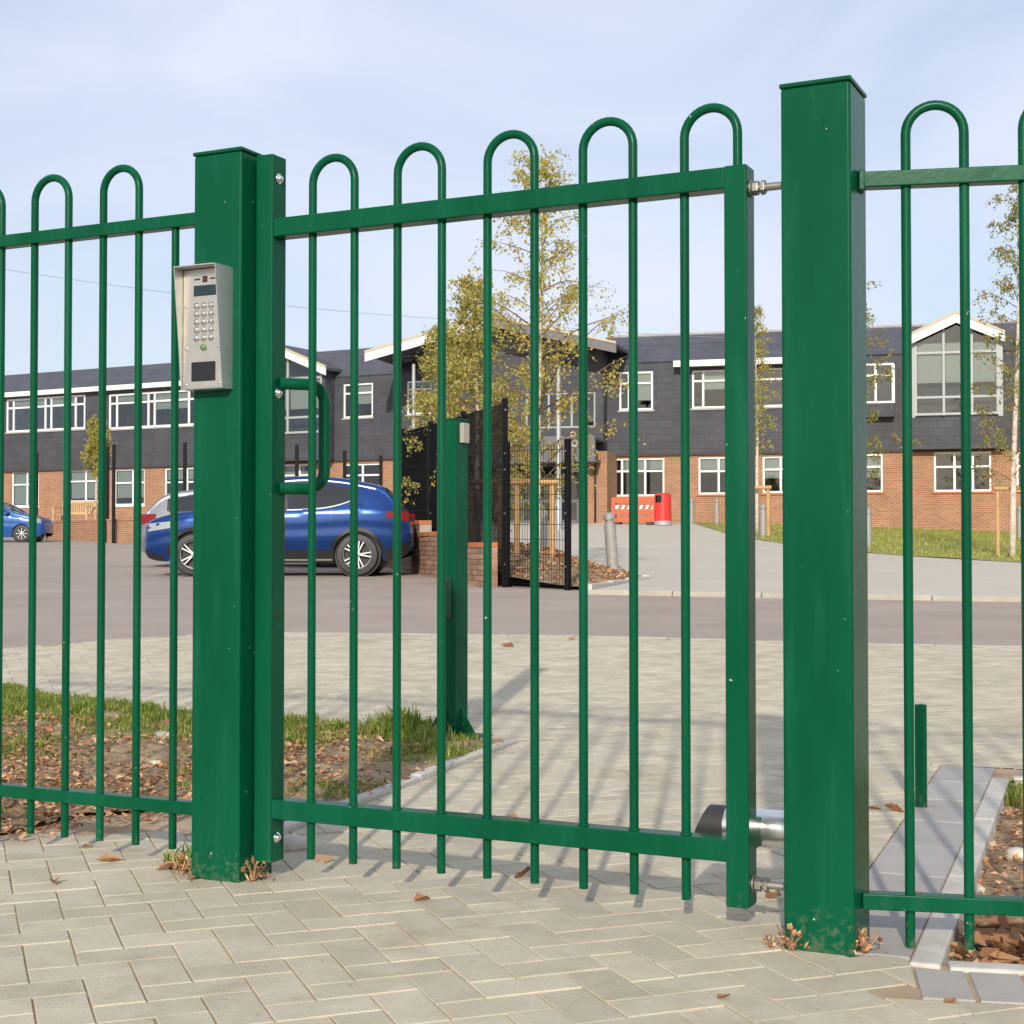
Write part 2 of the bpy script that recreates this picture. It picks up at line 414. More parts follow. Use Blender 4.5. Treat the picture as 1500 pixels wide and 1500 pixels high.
# ------------------------------------------------------------------ ground
def sheet(name, poly, dz, m, step=1.0, rough=0.0, rscale=3.0, zf=None, struct=True, cuts=()):
    """polygon (world x, y) laid on the terrain"""
    xs = [p[0] for p in poly]; ys = [p[1] for p in poly]
    pts = [Vector(p) for p in poly]; edges = [(i, (i + 1) % len(poly)) for i in range(len(poly))]
    # split the outline so that it follows the ground
    P, E = [], []
    for a, b in edges:
        A, B = pts[a], pts[b]; n = max(1, int((B - A).length / step))
        for i in range(n): P.append(A + (B - A) * (i / n))
    nb = len(P); E = [(i, (i + 1) % nb) for i in range(nb)]
    rnd = random.Random(3)
    x = min(xs)
    while x < max(xs):
        y = min(ys)
        while y < max(ys):
            P.append(Vector((x + rnd.uniform(-.2, .2) * step, y + rnd.uniform(-.2, .2) * step))); y += step
        x += step
    for cp in cuts:
        n0 = len(P); P += [Vector(p) for p in cp]; E += [(n0 + i, n0 + (i + 1) % len(cp)) for i in range(len(cp))]
    vs, _, fs, *_ = delaunay_2d_cdt(P, E, [], 1, 1e-5)
    if cuts:
        fs = [f for f in fs if not any(inside(cp, sum(vs[i].x for i in f) / len(f), sum(vs[i].y for i in f) / len(f)) for cp in cuts) and inside(poly, sum(vs[i].x for i in f) / len(f), sum(vs[i].y for i in f) / len(f))]
    zf = zf or ground_z
    v3 = []
    for v in vs:
        z = zf(v.x, v.y) + dz
        if rough: z += rough * noise.noise(Vector((v.x * rscale, v.y * rscale, 1.7)))
        v3.append((v.x, v.y, z))
    me = bpy.data.meshes.new(name); me.from_pydata(v3, [], [tuple(f) for f in fs])
    bm = bmesh.new(); bm.from_mesh(me)
    bmesh.ops.recalc_face_normals(bm, faces=bm.faces)
    if bm.faces and sum(f.normal.z for f in bm.faces) < 0: bmesh.ops.reverse_faces(bm, faces=bm.faces)
    bm.to_mesh(me); bm.free()
    me.materials.append(m); me.polygons.foreach_set('use_smooth', [True] * len(me.polygons))
    o = bpy.data.objects.new(name, me); link(o)
    if struct: structure(o)
    return o

g = MB()   # the wide ground, just below everything laid on it, out to the horizon
GX = [-900, -400, -200, -120, -80] + [-60 + 3 * i for i in range(41)] + [80, 120, 200, 400, 900]
GY = [-300, -60, -20, -8] + [-4 + 3 * i for i in range(36)] + [120, 200, 400, 900, 1600]
gv = [(x, y, ground_z(x, y) - .16) for y in GY for x in GX]
nx = len(GX)
g.mesh(gv, [(j * nx + i, j * nx + i + 1, (j + 1) * nx + i + 1, (j + 1) * nx + i) for j in range(len(GY) - 1) for i in range(nx - 1)])
structure(g.build('ground', BASEGROUND, smooth=True))

ROAD_NEAR = [(-14, 8.6), (-6, 9.6), (-3.74, 10.95), (-3.2, 11.75), (-2.65, 12.25), (-1.9, 12.5), (.6, 12.15), (2.55, 11.45), (3.8, 11.15), (8, 10.4), (14, 9.6)]
ROAD_FAR_KERB = [(.95, 18.75), (3.0, 18.0), (5.8, 17.1), (14, 14.8)]
sheet('road', ROAD_NEAR + [(40, 9), (40, 90), (-50, 90), (-50, 8)], -.012, ASPHALT, 1.5)
LAWN_EDGE = [(14, 27.4), (9.9, 29.0), (8.3, 34), (7.2, 40.5), (6.75, 48), (6.7, 55.9)]
path_poly = [(.95, 18.8), (3.0, 18.05), (5.8, 17.15), (14, 14.85), (26, 11.5), (26, 26)] + LAWN_EDGE + [(6.7, 57.2), (-2.8, 59.8), (-2.5, 50), (-.9, 40), (.1, 30), (1.9, 24.2), (2.05, 22.4)]
sheet('footpath', path_poly, .03, CONCRETE, 1.0)
sheet('lawn', LAWN_EDGE[::-1] + [(40, 20), (40, 47.7), (6.7, 56.8)], .040, LAWN, .8, .02, 2.0)
# kerb between road and footpath
kb = MB()
for (x0, y0), (x1, y1) in zip(ROAD_FAR_KERB, ROAD_FAR_KERB[1:]):
    n = max(1, int(math.hypot(x1 - x0, y1 - y0) / .9))
    for i in range(n):
        a = Vector((x0 + (x1 - x0) * i / n, y0 + (y1 - y0) * i / n, 0)); b = Vector((x0 + (x1 - x0) * (i + 1) / n, y0 + (y1 - y0) * (i + 1) / n, 0))
        ang = math.atan2(b.y - a.y, b.x - a.x); Ln = (b - a).length - .008
        M = Matrix.Translation((a.x, a.y, ground_z(a.x, a.y))) @ Matrix.Rotation(ang, 4, 'Z')
        kb.bevbox((0, -.06, -.1), (Ln, .06, .045), .012, 1, M)
structure(kb.build('kerb', KERBFAR))
# drop kerb where the block paving meets the road
kb = MB()
for (x0, y0), (x1, y1) in zip(ROAD_NEAR, ROAD_NEAR[1:]):
    n = max(1, int(math.hypot(x1 - x0, y1 - y0) / .6))
    for i in range(n):
        a = Vector((x0 + (x1 - x0) * i / n, y0 + (y1 - y0) * i / n, 0)); b = Vector((x0 + (x1 - x0) * (i + 1) / n, y0 + (y1 - y0) * (i + 1) / n, 0))
        ang = math.atan2(b.y - a.y, b.x - a.x); Ln = (b - a).length - .006
        M = Matrix.Translation((a.x, a.y, ground_z(a.x, a.y))) @ Matrix.Rotation(ang, 4, 'Z')
        kb.bevbox((0, -.05, -.1), (Ln, .05, .001), .004, 1, M)
structure(kb.build('kerb', KERBFAR))

# ------------------------------------------------------------------ the gate line
GA = math.atan2(-.675, 1.40)                   # direction of gate and left railing
GO = Vector((-.725, 3.908, 0))                 # centre of the left post
GU = Vector((math.cos(GA), math.sin(GA), 0)); GV = Vector((-math.sin(GA), math.cos(GA), 0))
GL = 1.554                                     # to the centre of the right post
def gl(s, v, z=0): return GO + GU * s + GV * v + Vector((0, 0, z))
RA = R(-10.5)
RO = gl(GL + .073, .008)                       # start of the right railing
RU = Vector((math.cos(RA), math.sin(RA), 0)); RV = Vector((-math.sin(RA), math.cos(RA), 0))

# beds (soil), world outlines
LEFT_BED = [(-.015, 6.38), (-.503, 5.03), (-.64, 4.62), (-.80, 4.62), (-1.06, 4.86), (-1.36, 4.72), (-1.5, 4.42), (-1.75, 4.3), (-2.4, 4.62), (-5.5, 6.2), (-8, 9), (-5.2, 9.4), (-2.95, 8.6), (-2.1, 7.75), (-1.54, 7.2), (-1.07, 7.1), (-.594, 6.85)]
KN, KF = Vector((.845, 3.085, 0)), Vector((1.772, 5.47, 0))     # right kerb, near and far end (centre line)
KD = (KF - KN).normalized(); KP = Vector((KD.y, -KD.x, 0))       # along, and to the right
FD = RU                                                          # front kerb direction
RIGHT_BED = [tuple((KN + KP * .03).xy), tuple((KN + KP * .03 + FD * 5).xy), tuple((KF + KP * .03 + FD * 5).xy), tuple((KF + KP * .03).xy)]
HOLE = [tuple(gl(s, v).xy) for s, v in ((-.235, .0), (-.09, -.02), (-.085, .13), (-.21, .15))]
def inside(poly, x, y):
    c = False; j = len(poly) - 1
    for i in range(len(poly)):
        xi, yi = poly[i]; xj, yj = poly[j]
        if (yi > y) != (yj > y) and x < (xj - xi) * (y - yi) / (yj - yi) + xi: c = not c
        j = i
    return c
def bed_z(x, y): return ground_z(x, y) + .02 * noise.noise(Vector((x * 5, y * 5, 0))) + .012 * noise.noise(Vector((x * 17, y * 17, 3)))
sheet('soil_bed', LEFT_BED, .012, SOIL, .07, zf=bed_z)
sheet('soil_bed', RIGHT_BED, -.045, SOIL, .07, zf=bed_z)
sheet('soil_bed', HOLE, -.012, SOIL, .03, zf=bed_z)

# ------------------------------------------------------------------ block paving
PA = R(20.5)
pcx, psx = math.cos(PA), math.sin(PA)
BL, BW, JT = .2, .1, .0036
GREYSTRIP_L = .215
def road_y(x): return lerp_tab(ROAD_NEAR, x)
GB0 = KN - KP * .03; 
border = [tuple((KF - KP * .03 + KD * .25).xy), tuple((KF - KP * (.03 + GREYSTRIP_L) + KD * .25).xy), tuple((KN - KP * (.03 + GREYSTRIP_L) + KD * .1).xy),
          tuple((KN - KP * (.03) - RV * .1 - RU * .0).xy), tuple((KN - KP * .03 - RV * .265).xy), tuple((KN - RV * .265 + RU * 5).xy), tuple((KN + RU * 5 + KP * .03).xy), tuple((KF + KD * .25 + RU * 5).xy)]
pav = structure(bpy.data.objects.new('block_paving', None)); link(pav)
base = sheet('joint_sand', [(-7, 1.2), (7, 1.2), (14, 9.5)] + [p for p in ROAD_NEAR[::-1] if abs(p[0]) < 14] + [(-14, 8.5)], -.0034, SAND, .5, struct=False, cuts=(RIGHT_BED, HOLE))
base.parent = pav
pu, pv = Vector((pcx, psx, 0)), Vector((-psx, pcx, 0))
post_centres = [gl(0, 0), gl(GL, 0)]
def block_verts(c, ex, ey, hl, hw, ch=.0018, h=.02):
    return ([(-hl + ch, -hw + ch, 0), (hl - ch, -hw + ch, 0), (hl - ch, hw - ch, 0), (-hl + ch, hw - ch, 0),
             (-hl, -hw, -ch), (hl, -hw, -ch), (hl, hw, -ch), (-hl, hw, -ch), (-hl, -hw, -h), (hl, -hw, -h), (hl, hw, -h), (-hl, hw, -h)],
            [(0, 1, 2, 3), (4, 5, 1, 0), (5, 6, 2, 1), (6, 7, 3, 2), (7, 4, 0, 3), (8, 9, 5, 4), (9, 10, 6, 5), (10, 11, 7, 6), (11, 8, 4, 7)])
bvs, bfs = block_verts(0, 0, 0, BL / 2 - JT / 2, BW / 2 - JT / 2)
pm = MB(); pm.mesh(bvs, bfs); PAVE_ME = pm.data('paver', PAVER)
cands = []
N = 130
for i in range(-N, N):
    for j in range(-N, N):
        k = (i - j) % 4
        if k == 0: cx, cy, vert = (i + 1) * BW, (j + .5) * BW, 0
        elif k == 3: cx, cy, vert = (i + .5) * BW, (j + 1) * BW, 1
        else: continue
        c = pu * cx + pv * cy + Vector((0, 5.0, 0))
        if c.y < 1.5 or c.y > 13 or abs(c.x) > .55 * c.y + 1.2: continue
        if c.y > road_y(c.x) - .09: continue
        e1, e2 = (pv, pu) if vert else (pu, pv)
        cor = [c + e1 * .1 * i_ + e2 * .05 * j_ for i_ in (-1, 1) for j_ in (-1, 1)]
        k_ = (c - KN).dot(KD); ru_ = (c - (KN - KP * .03)).dot(RU)
        clip = None
        if c.x > .2 and c.y < 6.4:
            L_side = (KN - KP * .236, -KP); L_front = (KN - RV * .262, -RV); L_back = (KF + KD * .275, KD); L_end = (KN - KP * .032 - RU * .002, -RU)
            def dist(Ln): return [(q - Ln[0]).dot(Ln[1]) for q in cor]
            opts = [L_side, L_back, L_front] if k_ > .06 else [L_front, L_end]
            if not any(min(dist(Ln)) >= -.0005 for Ln in opts):
                best = max(opts, key=lambda Ln: max(dist(Ln)))
                if max(dist(best)) < .010: continue
                clip = best
        elif 4.45 < c.y < 6.5 and c.x < .3:
            q0 = Vector((-.67, 4.45, 0)); nrm = Vector((1.97, -.70, 0)).normalized()
            ds = [(q - q0).dot(nrm) for q in cor]
            if max(ds) < .012: continue
            if min(ds) < 0: clip = (q0, nrm)
        elif any(inside(P, c.x, c.y) for P in (LEFT_BED, HOLE)): continue
        if c.y <= 6.5 and inside(HOLE, c.x, c.y): continue
        cands.append((c, vert, clip))
def vis_size(c):
    if c.y < 2.55: return -1
    px = 750 + c.x / c.y * FPX; py = 800 + (EYE - ground_z(c.x, c.y)) / c.y * FPX
    return -1 if (px < -40 or px > 1540 or py > 1530) else 1 / c.y
cands.sort(key=lambda q: -vis_size(q[0]))
rest = MB()
for n, (c, vert, clip) in enumerate(cands):
    z = ground_z(c.x, c.y) + random.uniform(-.0012, .0012)
    rz = PA + (math.pi / 2 if vert else 0) + random.uniform(-.008, .008)
    tilt = (random.uniform(-.008, .008) , random.uniform(-.006, .006))
    M = Matrix.Translation((c.x, c.y, z)) @ Matrix.Rotation(rz, 4, 'Z')
    if clip:                                   # a block cut to fit along an edging
        bm = bmesh.new(); bv = [bm.verts.new(M @ Vector(p)) for p in bvs]
        for f in bfs: bm.faces.new([bv[i] for i in f])
        bmesh.ops.bisect_plane(bm, geom=bm.verts[:] + bm.edges[:] + bm.faces[:], plane_co=clip[0], plane_no=-clip[1], clear_outer=True)
        bm.verts.index_update()
        cv = [v.co.copy() for v in bm.verts]; cf = [tuple(v.index for v in f.verts) for f in bm.faces]; bm.free()
        if not cf: continue
        if n < 300 and vis_size(c) > 0:
            q = MB(); q.mesh([p - Vector((c.x, c.y, z)) for p in cv], cf); q.build('paver', PAVER, pav, loc=(c.x, c.y, z))
        else: rest.mesh(cv, cf)
    elif n < 300 and vis_size(c) > 0:
        o = bpy.data.objects.new('paver', PAVE_ME); link(o, pav)
        o.location = (c.x, c.y, z); o.rotation_euler = (tilt[0], tilt[1], rz)
    else:
        sl = (ground_z(c.x, c.y + .1) - ground_z(c.x, c.y - .1)) / .2
        vs = []
        for p in bvs:
            w = M @ Vector(p); w.z += (w.y - c.y) * sl + tilt[0] * p[1]; vs.append(w)
        rest.mesh(vs, bfs)
ro = rest.build('paver_field', PAVER, pav); ro['kind'] = 'stuff'
# grey soldier course round the right bed
gb_vs, gb_fs = block_verts(0, 0, 0, .1 - .002, .05 - .002)
gm = MB(); gm.mesh(gb_vs, gb_fs); GREY_ME = gm.data('grey_paver', GREYPAVER)
sv, sf = block_verts(0, 0, 0, .1 - .002, .2 - .002)
gm = MB(); gm.mesh(sv, sf); SLAB_ME = gm.data('grey_slab', GREYPAVER)
for i in range(7):           # along the side kerb
    p = KN - KP * (.03 + .103) + KD * (.22 + .4015 * i)
    o = bpy.data.objects.new('grey_slab', SLAB_ME); link(o, pav)
    o.location = (p.x, p.y, ground_z(p.x, p.y) + .002 + random.uniform(-.001, .001)); o.rotation_euler = (0, 0, math.atan2(KP.y, KP.x))
for i in range(30):          # along the front kerb
    p = KN - KP * .03 + RU * (.05 + .1055 * i) - RV * .155
    o = bpy.data.objects.new('grey_paver', GREY_ME); link(o, pav)
    o.location = (p.x, p.y, .001 + random.uniform(-.001, .001)); o.rotation_euler = (0, 0, RA + math.pi / 2)
for i in range(12):          # behind the far kerb
    p = KF - KP * .05 + KD * .16 + RU * (.05 + .1055 * i)
    o = bpy.data.objects.new('grey_paver', GREY_ME); link(o, pav)
    o.location = (p.x, p.y, .002); o.rotation_euler = (0, 0, RA + math.pi / 2)
# bed edgings
def edging(name, a, b, label, w=.055, up=.012, down=.12, seg=.9):
    e = thing(name, (a.x, a.y, 0), label, 'kerb')
    ang = math.atan2(b.y - a.y, b.x - a.x); L = (b - a).length; n = max(1, int(round(L / seg)))
    for i in range(n):
        m = MB(); m.bevbox((L * i / n + .002, -w / 2, -down), (L * (i + 1) / n - .002, w / 2, up), .006, 2)
        o = m.build('kerb_stone', EDGING, e); o.rotation_euler = (0, 0, ang)
        o.location.z = ground_z(*(a + (b - a) * ((i + .5) / n)).xy)
    return e
edging('bed_edging', Vector((-.70, 4.45, 0)), Vector((.0, 6.42, 0)), 'thin concrete edging between the grassy bed and the block paving behind the gate', .045, .02)
edging('bed_edging', KN - KD * .03, KF, 'pale concrete edging along the side of the leaf filled bed', .062, .006)
edging('bed_edging', KN + RU * .04 - RV * .02, KN + RU * 4.5 - RV * .02, 'pale concrete edging across the front of the leaf filled bed under the railing', .055, .006)
edging('bed_edging', KF + RU * .04 + KD * .03, KF + RU * 3.5 + KD * .03, 'pale concrete edging along the back of the leaf filled bed', .055, .006)

# ------------------------------------------------------------------ gate, posts and railings
def gate_post(s, label, h):
    e = thing('gate_post', gl(s, 0, 0), label, 'gate post', rotz=GA)
    m = MB(); m.bevbox((-.075, -.075, -.15), (.075, .075, h - .006), .007, 3)
    m.build('post_body', GREEN, e, smooth=True, weighted=True)
    m = MB(); m.bevbox((-.0775, -.0775, h - .006), (.0775, .0775, h + .004), .003, 2)
    m.build('post_cap', GREEN, e, smooth=True, weighted=True)
    return e
gate_post(0, 'thick square green steel post carrying the steel keypad entry panel', 1.866)
rp = gate_post(GL, 'thick square green steel post the gate is hinged on', 1.836)

BR = .0105
def hoop(s1, s2, z0, ztop):
    r = (s2 - s1) / 2; c = (s1 + s2) / 2; zc = ztop - BR - r
    pts = [(s1, 0, z0), (s1, 0, z0 + .5), (s1, 0, zc)]
    for k in range(1, 16):
        a = math.pi * (1 - k / 16); pts.append((c + r * math.cos(a), 0, zc + r * math.sin(a)))
    pts += [(s2, 0, zc), (s2, 0, z0 + .5), (s2, 0, z0)]
    m = MB(); m.tube(pts, BR, 16); return m

# the gate leaf
ga = thing('pedestrian_gate', gl(.085, 0, 0), 'green bow top pedestrian gate leaf with looped bars and pull handle', 'gate', rotz=GA)
S0 = .085
def gbox(name, s0, s1, v0, v1, z0, z1, parent=ga):
    m = MB(); m.bevbox((s0 - S0, v0, z0), (s1 - S0, v1, z1), .004, 3)
    return m.build(name, GREEN, parent, smooth=True, weighted=True)
gbox('stile', .088, .140, -.03, .032, .046, 1.855)
rs = gbox('stile', 1.338, 1.390, -.03, .032, .062, 1.690)
gbox('top_rail', .139, 1.339, -.027, .027, 1.641, 1.689)
gbox('bottom_rail', .139, 1.339, -.027, .027, .158, .207)
SP0, SPD = .2425, .1243
for k in range(4):
    hoop(SP0 + 2 * k * SPD - S0, SP0 + (2 * k + 1) * SPD - S0, .062, 1.842).build('hoop_bar', GREEN, ga, smooth=True, auto=60)
s1, s2 = SP0 + 8 * SPD - S0, SP0 + 9 * SPD - S0
r = (s2 - s1) / 2; zc = 1.842 - BR - r
pts = [(s1, 0, .062), (s1, 0, .6), (s1, 0, zc)] + [((s1 + s2) / 2 + r * math.cos(math.pi * (1 - k / 16)), 0, zc + r * math.sin(math.pi * (1 - k / 16))) for k in range(1, 16)] + [(s2, 0, zc), (s2, 0, 1.688)]
m = MB(); m.tube(pts, BR, 16); m.build('hoop_bar', GREEN, ga, smooth=True, auto=60)
# weld fillets round the bars on the bottom rail
for k in range(9):
    m = MB(); m.lathe([(BR + .004, 0), (BR + .001, .004)], 14, Matrix.Translation((SP0 + k * SPD - S0, 0, .2068))); m.build('weld', GREEN, ga, smooth=True)
# pull handle
hp = []
A0 = Vector((.139 - S0, .004, 0)); HD = Vector((.70, .71, 0)).normalized(); HR = .118; rb = .045; z1, z0 = 1.268, .998
hp.append(A0 + Vector((0, 0, z1))); hp.append(A0 + HD * (HR - rb) + Vector((0, 0, z1)))
for k in range(1, 9):
    a = math.pi / 2 * k / 8; hp.append(A0 + HD * (HR - rb + rb * math.sin(a)) + Vector((0, 0, z1 - rb + rb * math.cos(a))))
for k in range(0, 9):
    a = math.pi / 2 * k / 8; hp.append(A0 + HD * (HR - rb + rb * math.cos(a)) + Vector((0, 0, z0 + rb - rb * math.sin(a))))
hp.append(A0 + Vector((0, 0, z0)))
m = MB(); m.tube(hp, .0155, 16); m.build('pull_handle', GREEN, ga, smooth=True, auto=60)
for z in (1.795, 1.243, .108):       # dome screws in the stile
    m = MB(); m.lathe([(.014, 0), (.014, .002), (.0095, .0025), (.0085, .007), (.005, .0105), (0.001, .0115)], 16, Matrix.Translation((.140 - S0, -.002, z)) @ Matrix.Rotation(R(90), 4, 'Y'))
    m.build('screw', CHROME, ga, smooth=True)
m = MB(); m.lathe([(.008, 0), (.0075, .0012)], 14, Matrix.Translation((.1402 - S0, -.005, .676)) @ Matrix.Rotation(R(90), 4, 'Y')); m.build('screw_hole', BLACKP, ga)
# hinges: threaded eye bolts between leaf and post
def hinge(z):
    Mx = Matrix.Translation((1.385 - S0, 0, z)) @ Matrix.Rotation(R(90), 4, 'Y')
    m = MB(); m.lathe([(.009, 0), (.009, .096)], 14, Mx)
    h = m.build('hinge_bolt', STEEL, ga, smooth=True, auto=40)
    m = MB(); m.lathe([(.0185, .006), (.0185, .010)], 20, Mx); m.build('washer', STEEL, h, auto=40)
    for a, b in ((.011, .025), (.030, .040)):
        m = MB(); m.lathe([(.0155, a), (.0165, a + .002), (.0165, b - .002), (.0155, b)], 6, Mx); m.build('nut', STEEL, h)
    m = MB(); m.bevbox((1.468 - S0, -.022, z - .03), (1.4805 - S0, .022, z + .03), .003, 2); m.build('hinge_plate', GREEN, h)
hinge(1.640); hinge(.112)
# closer cylinder behind the hinge side
gc = thing('gate_closer', gl(1.235, .122, .168), 'silver aluminium tube gate closer with black end cap behind the hinge stile', 'gate closer', rotz=GA)
Mx = Matrix.Rotation(R(90), 4, 'Y'); CR = .043
m = MB(); m.lathe([(CR, .055), (CR, .31)], 40, Matrix.Translation((0, 0, .043)) @ Mx); m.build('tube', mat('anodised_aluminium', (.80, .80, .80), .28, .95), gc, auto=40)
m = MB(); m.lathe([(CR + .0012, .27), (CR + .0012, .272)], 40, Matrix.Translation((0, 0, .043)) @ Mx); m.build('joint_ring', BLACKP, gc, auto=40)
capm = MB(); n0 = 28; vs = []
for i, x in enumerate((0, .055)):
    for k in range(n0):
        a = 2 * math.pi * k / n0; y, z = (CR + .0015) * math.cos(a), (CR + .0015) * math.sin(a)
        vs.append((x + (.018 * (z / CR) if i == 0 else .004), y, z + .043))
capm.mesh(vs, [tuple(reversed(range(n0))), tuple(range(n0, 2 * n0))] + [(k, (k + 1) % n0, (k + 1) % n0 + n0, k + n0) for k in range(n0)])
capm.build('end_cap', RUBBER, gc, auto=40)
m = MB(); m.bevbox((.112, -.089, .01), (.15, -.035, .075), .003, 2); m.build('bracket', GREEN, gc)

# intercom
ic = thing('door_entry_panel', gl(-.015, -.075, 1.25), 'stainless keypad door entry panel with rain hood on the green post', 'keypad', rotz=GA)
hw, ht = .065, .311
dB, dT = -.042, -.074                       # hood depth at bottom and top
m = MB()
for sx in (-1, 1):                           # side cheeks, deeper at the top
    x0, x1 = sx * hw, sx * (hw - .0022)
    vs = []
    for x in (x0, x1): vs += [(x, 0, 0), (x, dB, 0), (x, dT, ht), (x, 0, ht)]
    m.mesh(vs, [(0, 1, 2, 3), (7, 6, 5, 4), (0, 4, 5, 1), (1, 5, 6, 2), (2, 6, 7, 3), (3, 7, 4, 0)])
m.box((-hw + .0022, dT - .004, ht - .0025), (hw - .0022, 0, ht - .0002))
m.box((-hw + .0022, dB, .0002), (hw - .0022, 0, .0024))
m.build('rain_hood', HOODSTEEL, ic, fix=True)
PYF = dB + .004
m = MB(); m.bevbox((-hw + .003, PYF, .003), (hw - .003, -.004, ht - .004), .0015, 2)
plate = m.build('face_plate', BRUSHED, ic)
def pl_box(name, x0, x1, z0, z1, mt, dep=.0012):
    m = MB(); m.bevbox((x0, PYF - dep, z0), (x1, PYF + .002, z1), .0005, 1); return m.build(name, mt, plate)
pl_box('display', -.027, .040, .239, .263, DARKGLASS)
pl_box('display_bezel', -.0285, .0415, .2375, .2645, BLACKP, .0008)
pl_box('camera_window', -.001, .014, .272, .288, BLACKP)
pl_box('camera_lens', .002, .011, .275, .285, mat('dark_red_lens', (.12, .015, .012), .15), .0022)
pl_box('speaker_slot', -.027, -.009, .2785, .2825, BLACKP, .0006)
pl_box('speaker_slot', .022, .040, .2785, .2825, BLACKP, .0006)
pl_box('card_reader', -.034, .040, .020, .069, BLACKP, .002)
mb = MB(); mb.lathe([(.0088, 0), (.0088, .0016), (.0075, .002), (.0072, .0046), (.0055, .0056), (.001, .0060)], 20)
BUT = mb.data('key_button', mat('button_steel', (.60, .58, .54), .22, .9), True)
mb = MB(); mb.lathe([(.0034, .0056), (.003, .0062)], 10)
for r_ in range(5):
    for c_ in range(3):
        o = bpy.data.objects.new('key_button', BUT); link(o, plate)
        o.location = (-.019 + .0225 * c_, PYF, .212 - .0205 * r_); o.rotation_euler = (R(90), 0, 0)
mb = MB(); mb.lathe([(.0085, 0), (.0085, .0016), (.0075, .005), (.001, .0062)], 20, Matrix.Translation((.003, PYF, .106)) @ Matrix.Rotation(R(90), 4, 'X'))
mb.build('call_button', LED, plate, smooth=True)
for x in (-.052, .052):
    for z in (.013, .105, .212):
        mb = MB(); mb.lathe([(.0042, 0), (.0042, .001), (.001, .0022)], 12, Matrix.Translation((x, PYF, z)) @ Matrix.Rotation(R(90), 4, 'X')); mb.build('screw', CHROME, plate, smooth=True)

# railings
def railing(name, origin, ang, sign, zt, zb, ztop, zbot, first, pitch, n, single, length, label):
    e = thing(name, origin, label, 'railing', 'bow top railings', rotz=ang)
    a, b = sorted((0, sign * length))
    for nm, z in (('top_rail', zt), ('bottom_rail', zb)):
        m = MB(); m.bevbox((a, -.019, z - .034), (b, .019, z), .003, 3); m.build(nm, GREEN, e, smooth=True, weighted=True)
    k0 = 0
    if single:
        m = MB(); m.tube([(sign * first, 0, zbot), (sign * first, 0, 1), (sign * first, 0, zt - .02)], BR, 16); m.build('bar', GREEN, e, smooth=True, auto=60); k0 = 1
    for k in range(k0, n - 1, 2):
        s = sorted((sign * (first + k * pitch), sign * (first + (k + 1) * pitch)))
        hoop(s[0], s[1], zbot, ztop).build('hoop_bar', GREEN, e, smooth=True, auto=60)
    m = MB(); m.bevbox((b - .012 if sign < 0 else 0, -.024, zt - .040), (b + .002 if sign < 0 else .012, .024, zt + .004), .002, 1)
    m.build('end_bracket', GREEN, e)
    return e
railing('bow_top_railing', gl(-.077, .0), GA, -1, 1.731, .180, 1.890, .050, .115, .1232, 23, True, 2.75, 'green bow top railing panel running off from the keypad post beside the grassy bed')
railing('bow_top_railing', RO, RA, 1, 1.650, .116, 1.800, .006, .0986, .1200, 22, False, 2.7, 'green bow top railing panel above the leaf filled kerbed bed')

# slam post with flared foot behind the gate
pp = Vector((-.262, 6.60, ground_z(-.262, 6.6)))
PANG = R(-32)
sp = thing('catch_post', pp, 'short square green post with flared gusset foot standing in the grass', 'post', rotz=PANG)
m = MB(); m.bevbox((-.05, -.05, -.02), (.05, .05, 1.385), .005, 3); m.build('post_body', GREEN, sp, smooth=True, weighted=True)
m = MB(); m.bevbox((-.0515, -.0515, 1.385), (.0515, .0515, 1.391), .002, 1); m.build('post_cap', GREEN, sp)
m = MB(); m.bevbox((-.13, -.13, -.012), (.13, .13, .004), .002, 1); m.build('foot_plate', GREEN, sp)
for a in range(4):
    m = MB(); M = Matrix.Rotation(a * math.pi / 2, 4, 'Z')
    vs = [M @ Vector(p) for p in ((.05, -.004, .004), (.125, -.004, .004), (.125, -.004, .012), (.05, -.004, .13), (.05, .004, .004), (.125, .004, .004), (.125, .004, .012), (.05, .004, .13))]
    m.mesh(vs, [(0, 1, 2, 3), (7, 6, 5, 4), (1, 5, 6, 2), (2, 6, 7, 3), (0, 4, 5, 1)]); m.build('gusset', GREEN, sp)
m = MB(); m.bevbox((-.032, -.058, .52), (.032, -.0495, .70), .003, 2); lk = m.build('lock_plate', mat('dark_lock_plate', (.008, .05, .022), .35), sp)
for z in (.535, .685):
    m = MB(); m.lathe([(.009, 0), (.008, .004), (.002, .006)], 12, Matrix.Translation((0, -.058, z)) @ Matrix.Rotation(R(90), 4, 'X')); m.build('bolt', CHROME, lk, smooth=True)
m = MB(); m.bevbox((.0505, -.02, 1.285), (.071, .03, 1.372), .003, 2); m.build('sensor_box', BEIGE, sp)
# gate stop by the right bed
st = at(1349, 1182, 4.9)
gs = thing('gate_stop', (st.x, st.y, 0), 'short flat green steel stop post on the paving behind the right railing', 'post', rotz=R(-20))
m = MB(); m.bevbox((-.018, -.006, -.03), (.020, .006, .335), .002, 2); m.build('stop_bar', GREEN, gs)
m = MB(); m.bevbox((-.008, .006, -.03), (.008, .05, .333), .002, 2); m.build('stop_web', GREEN, gs)

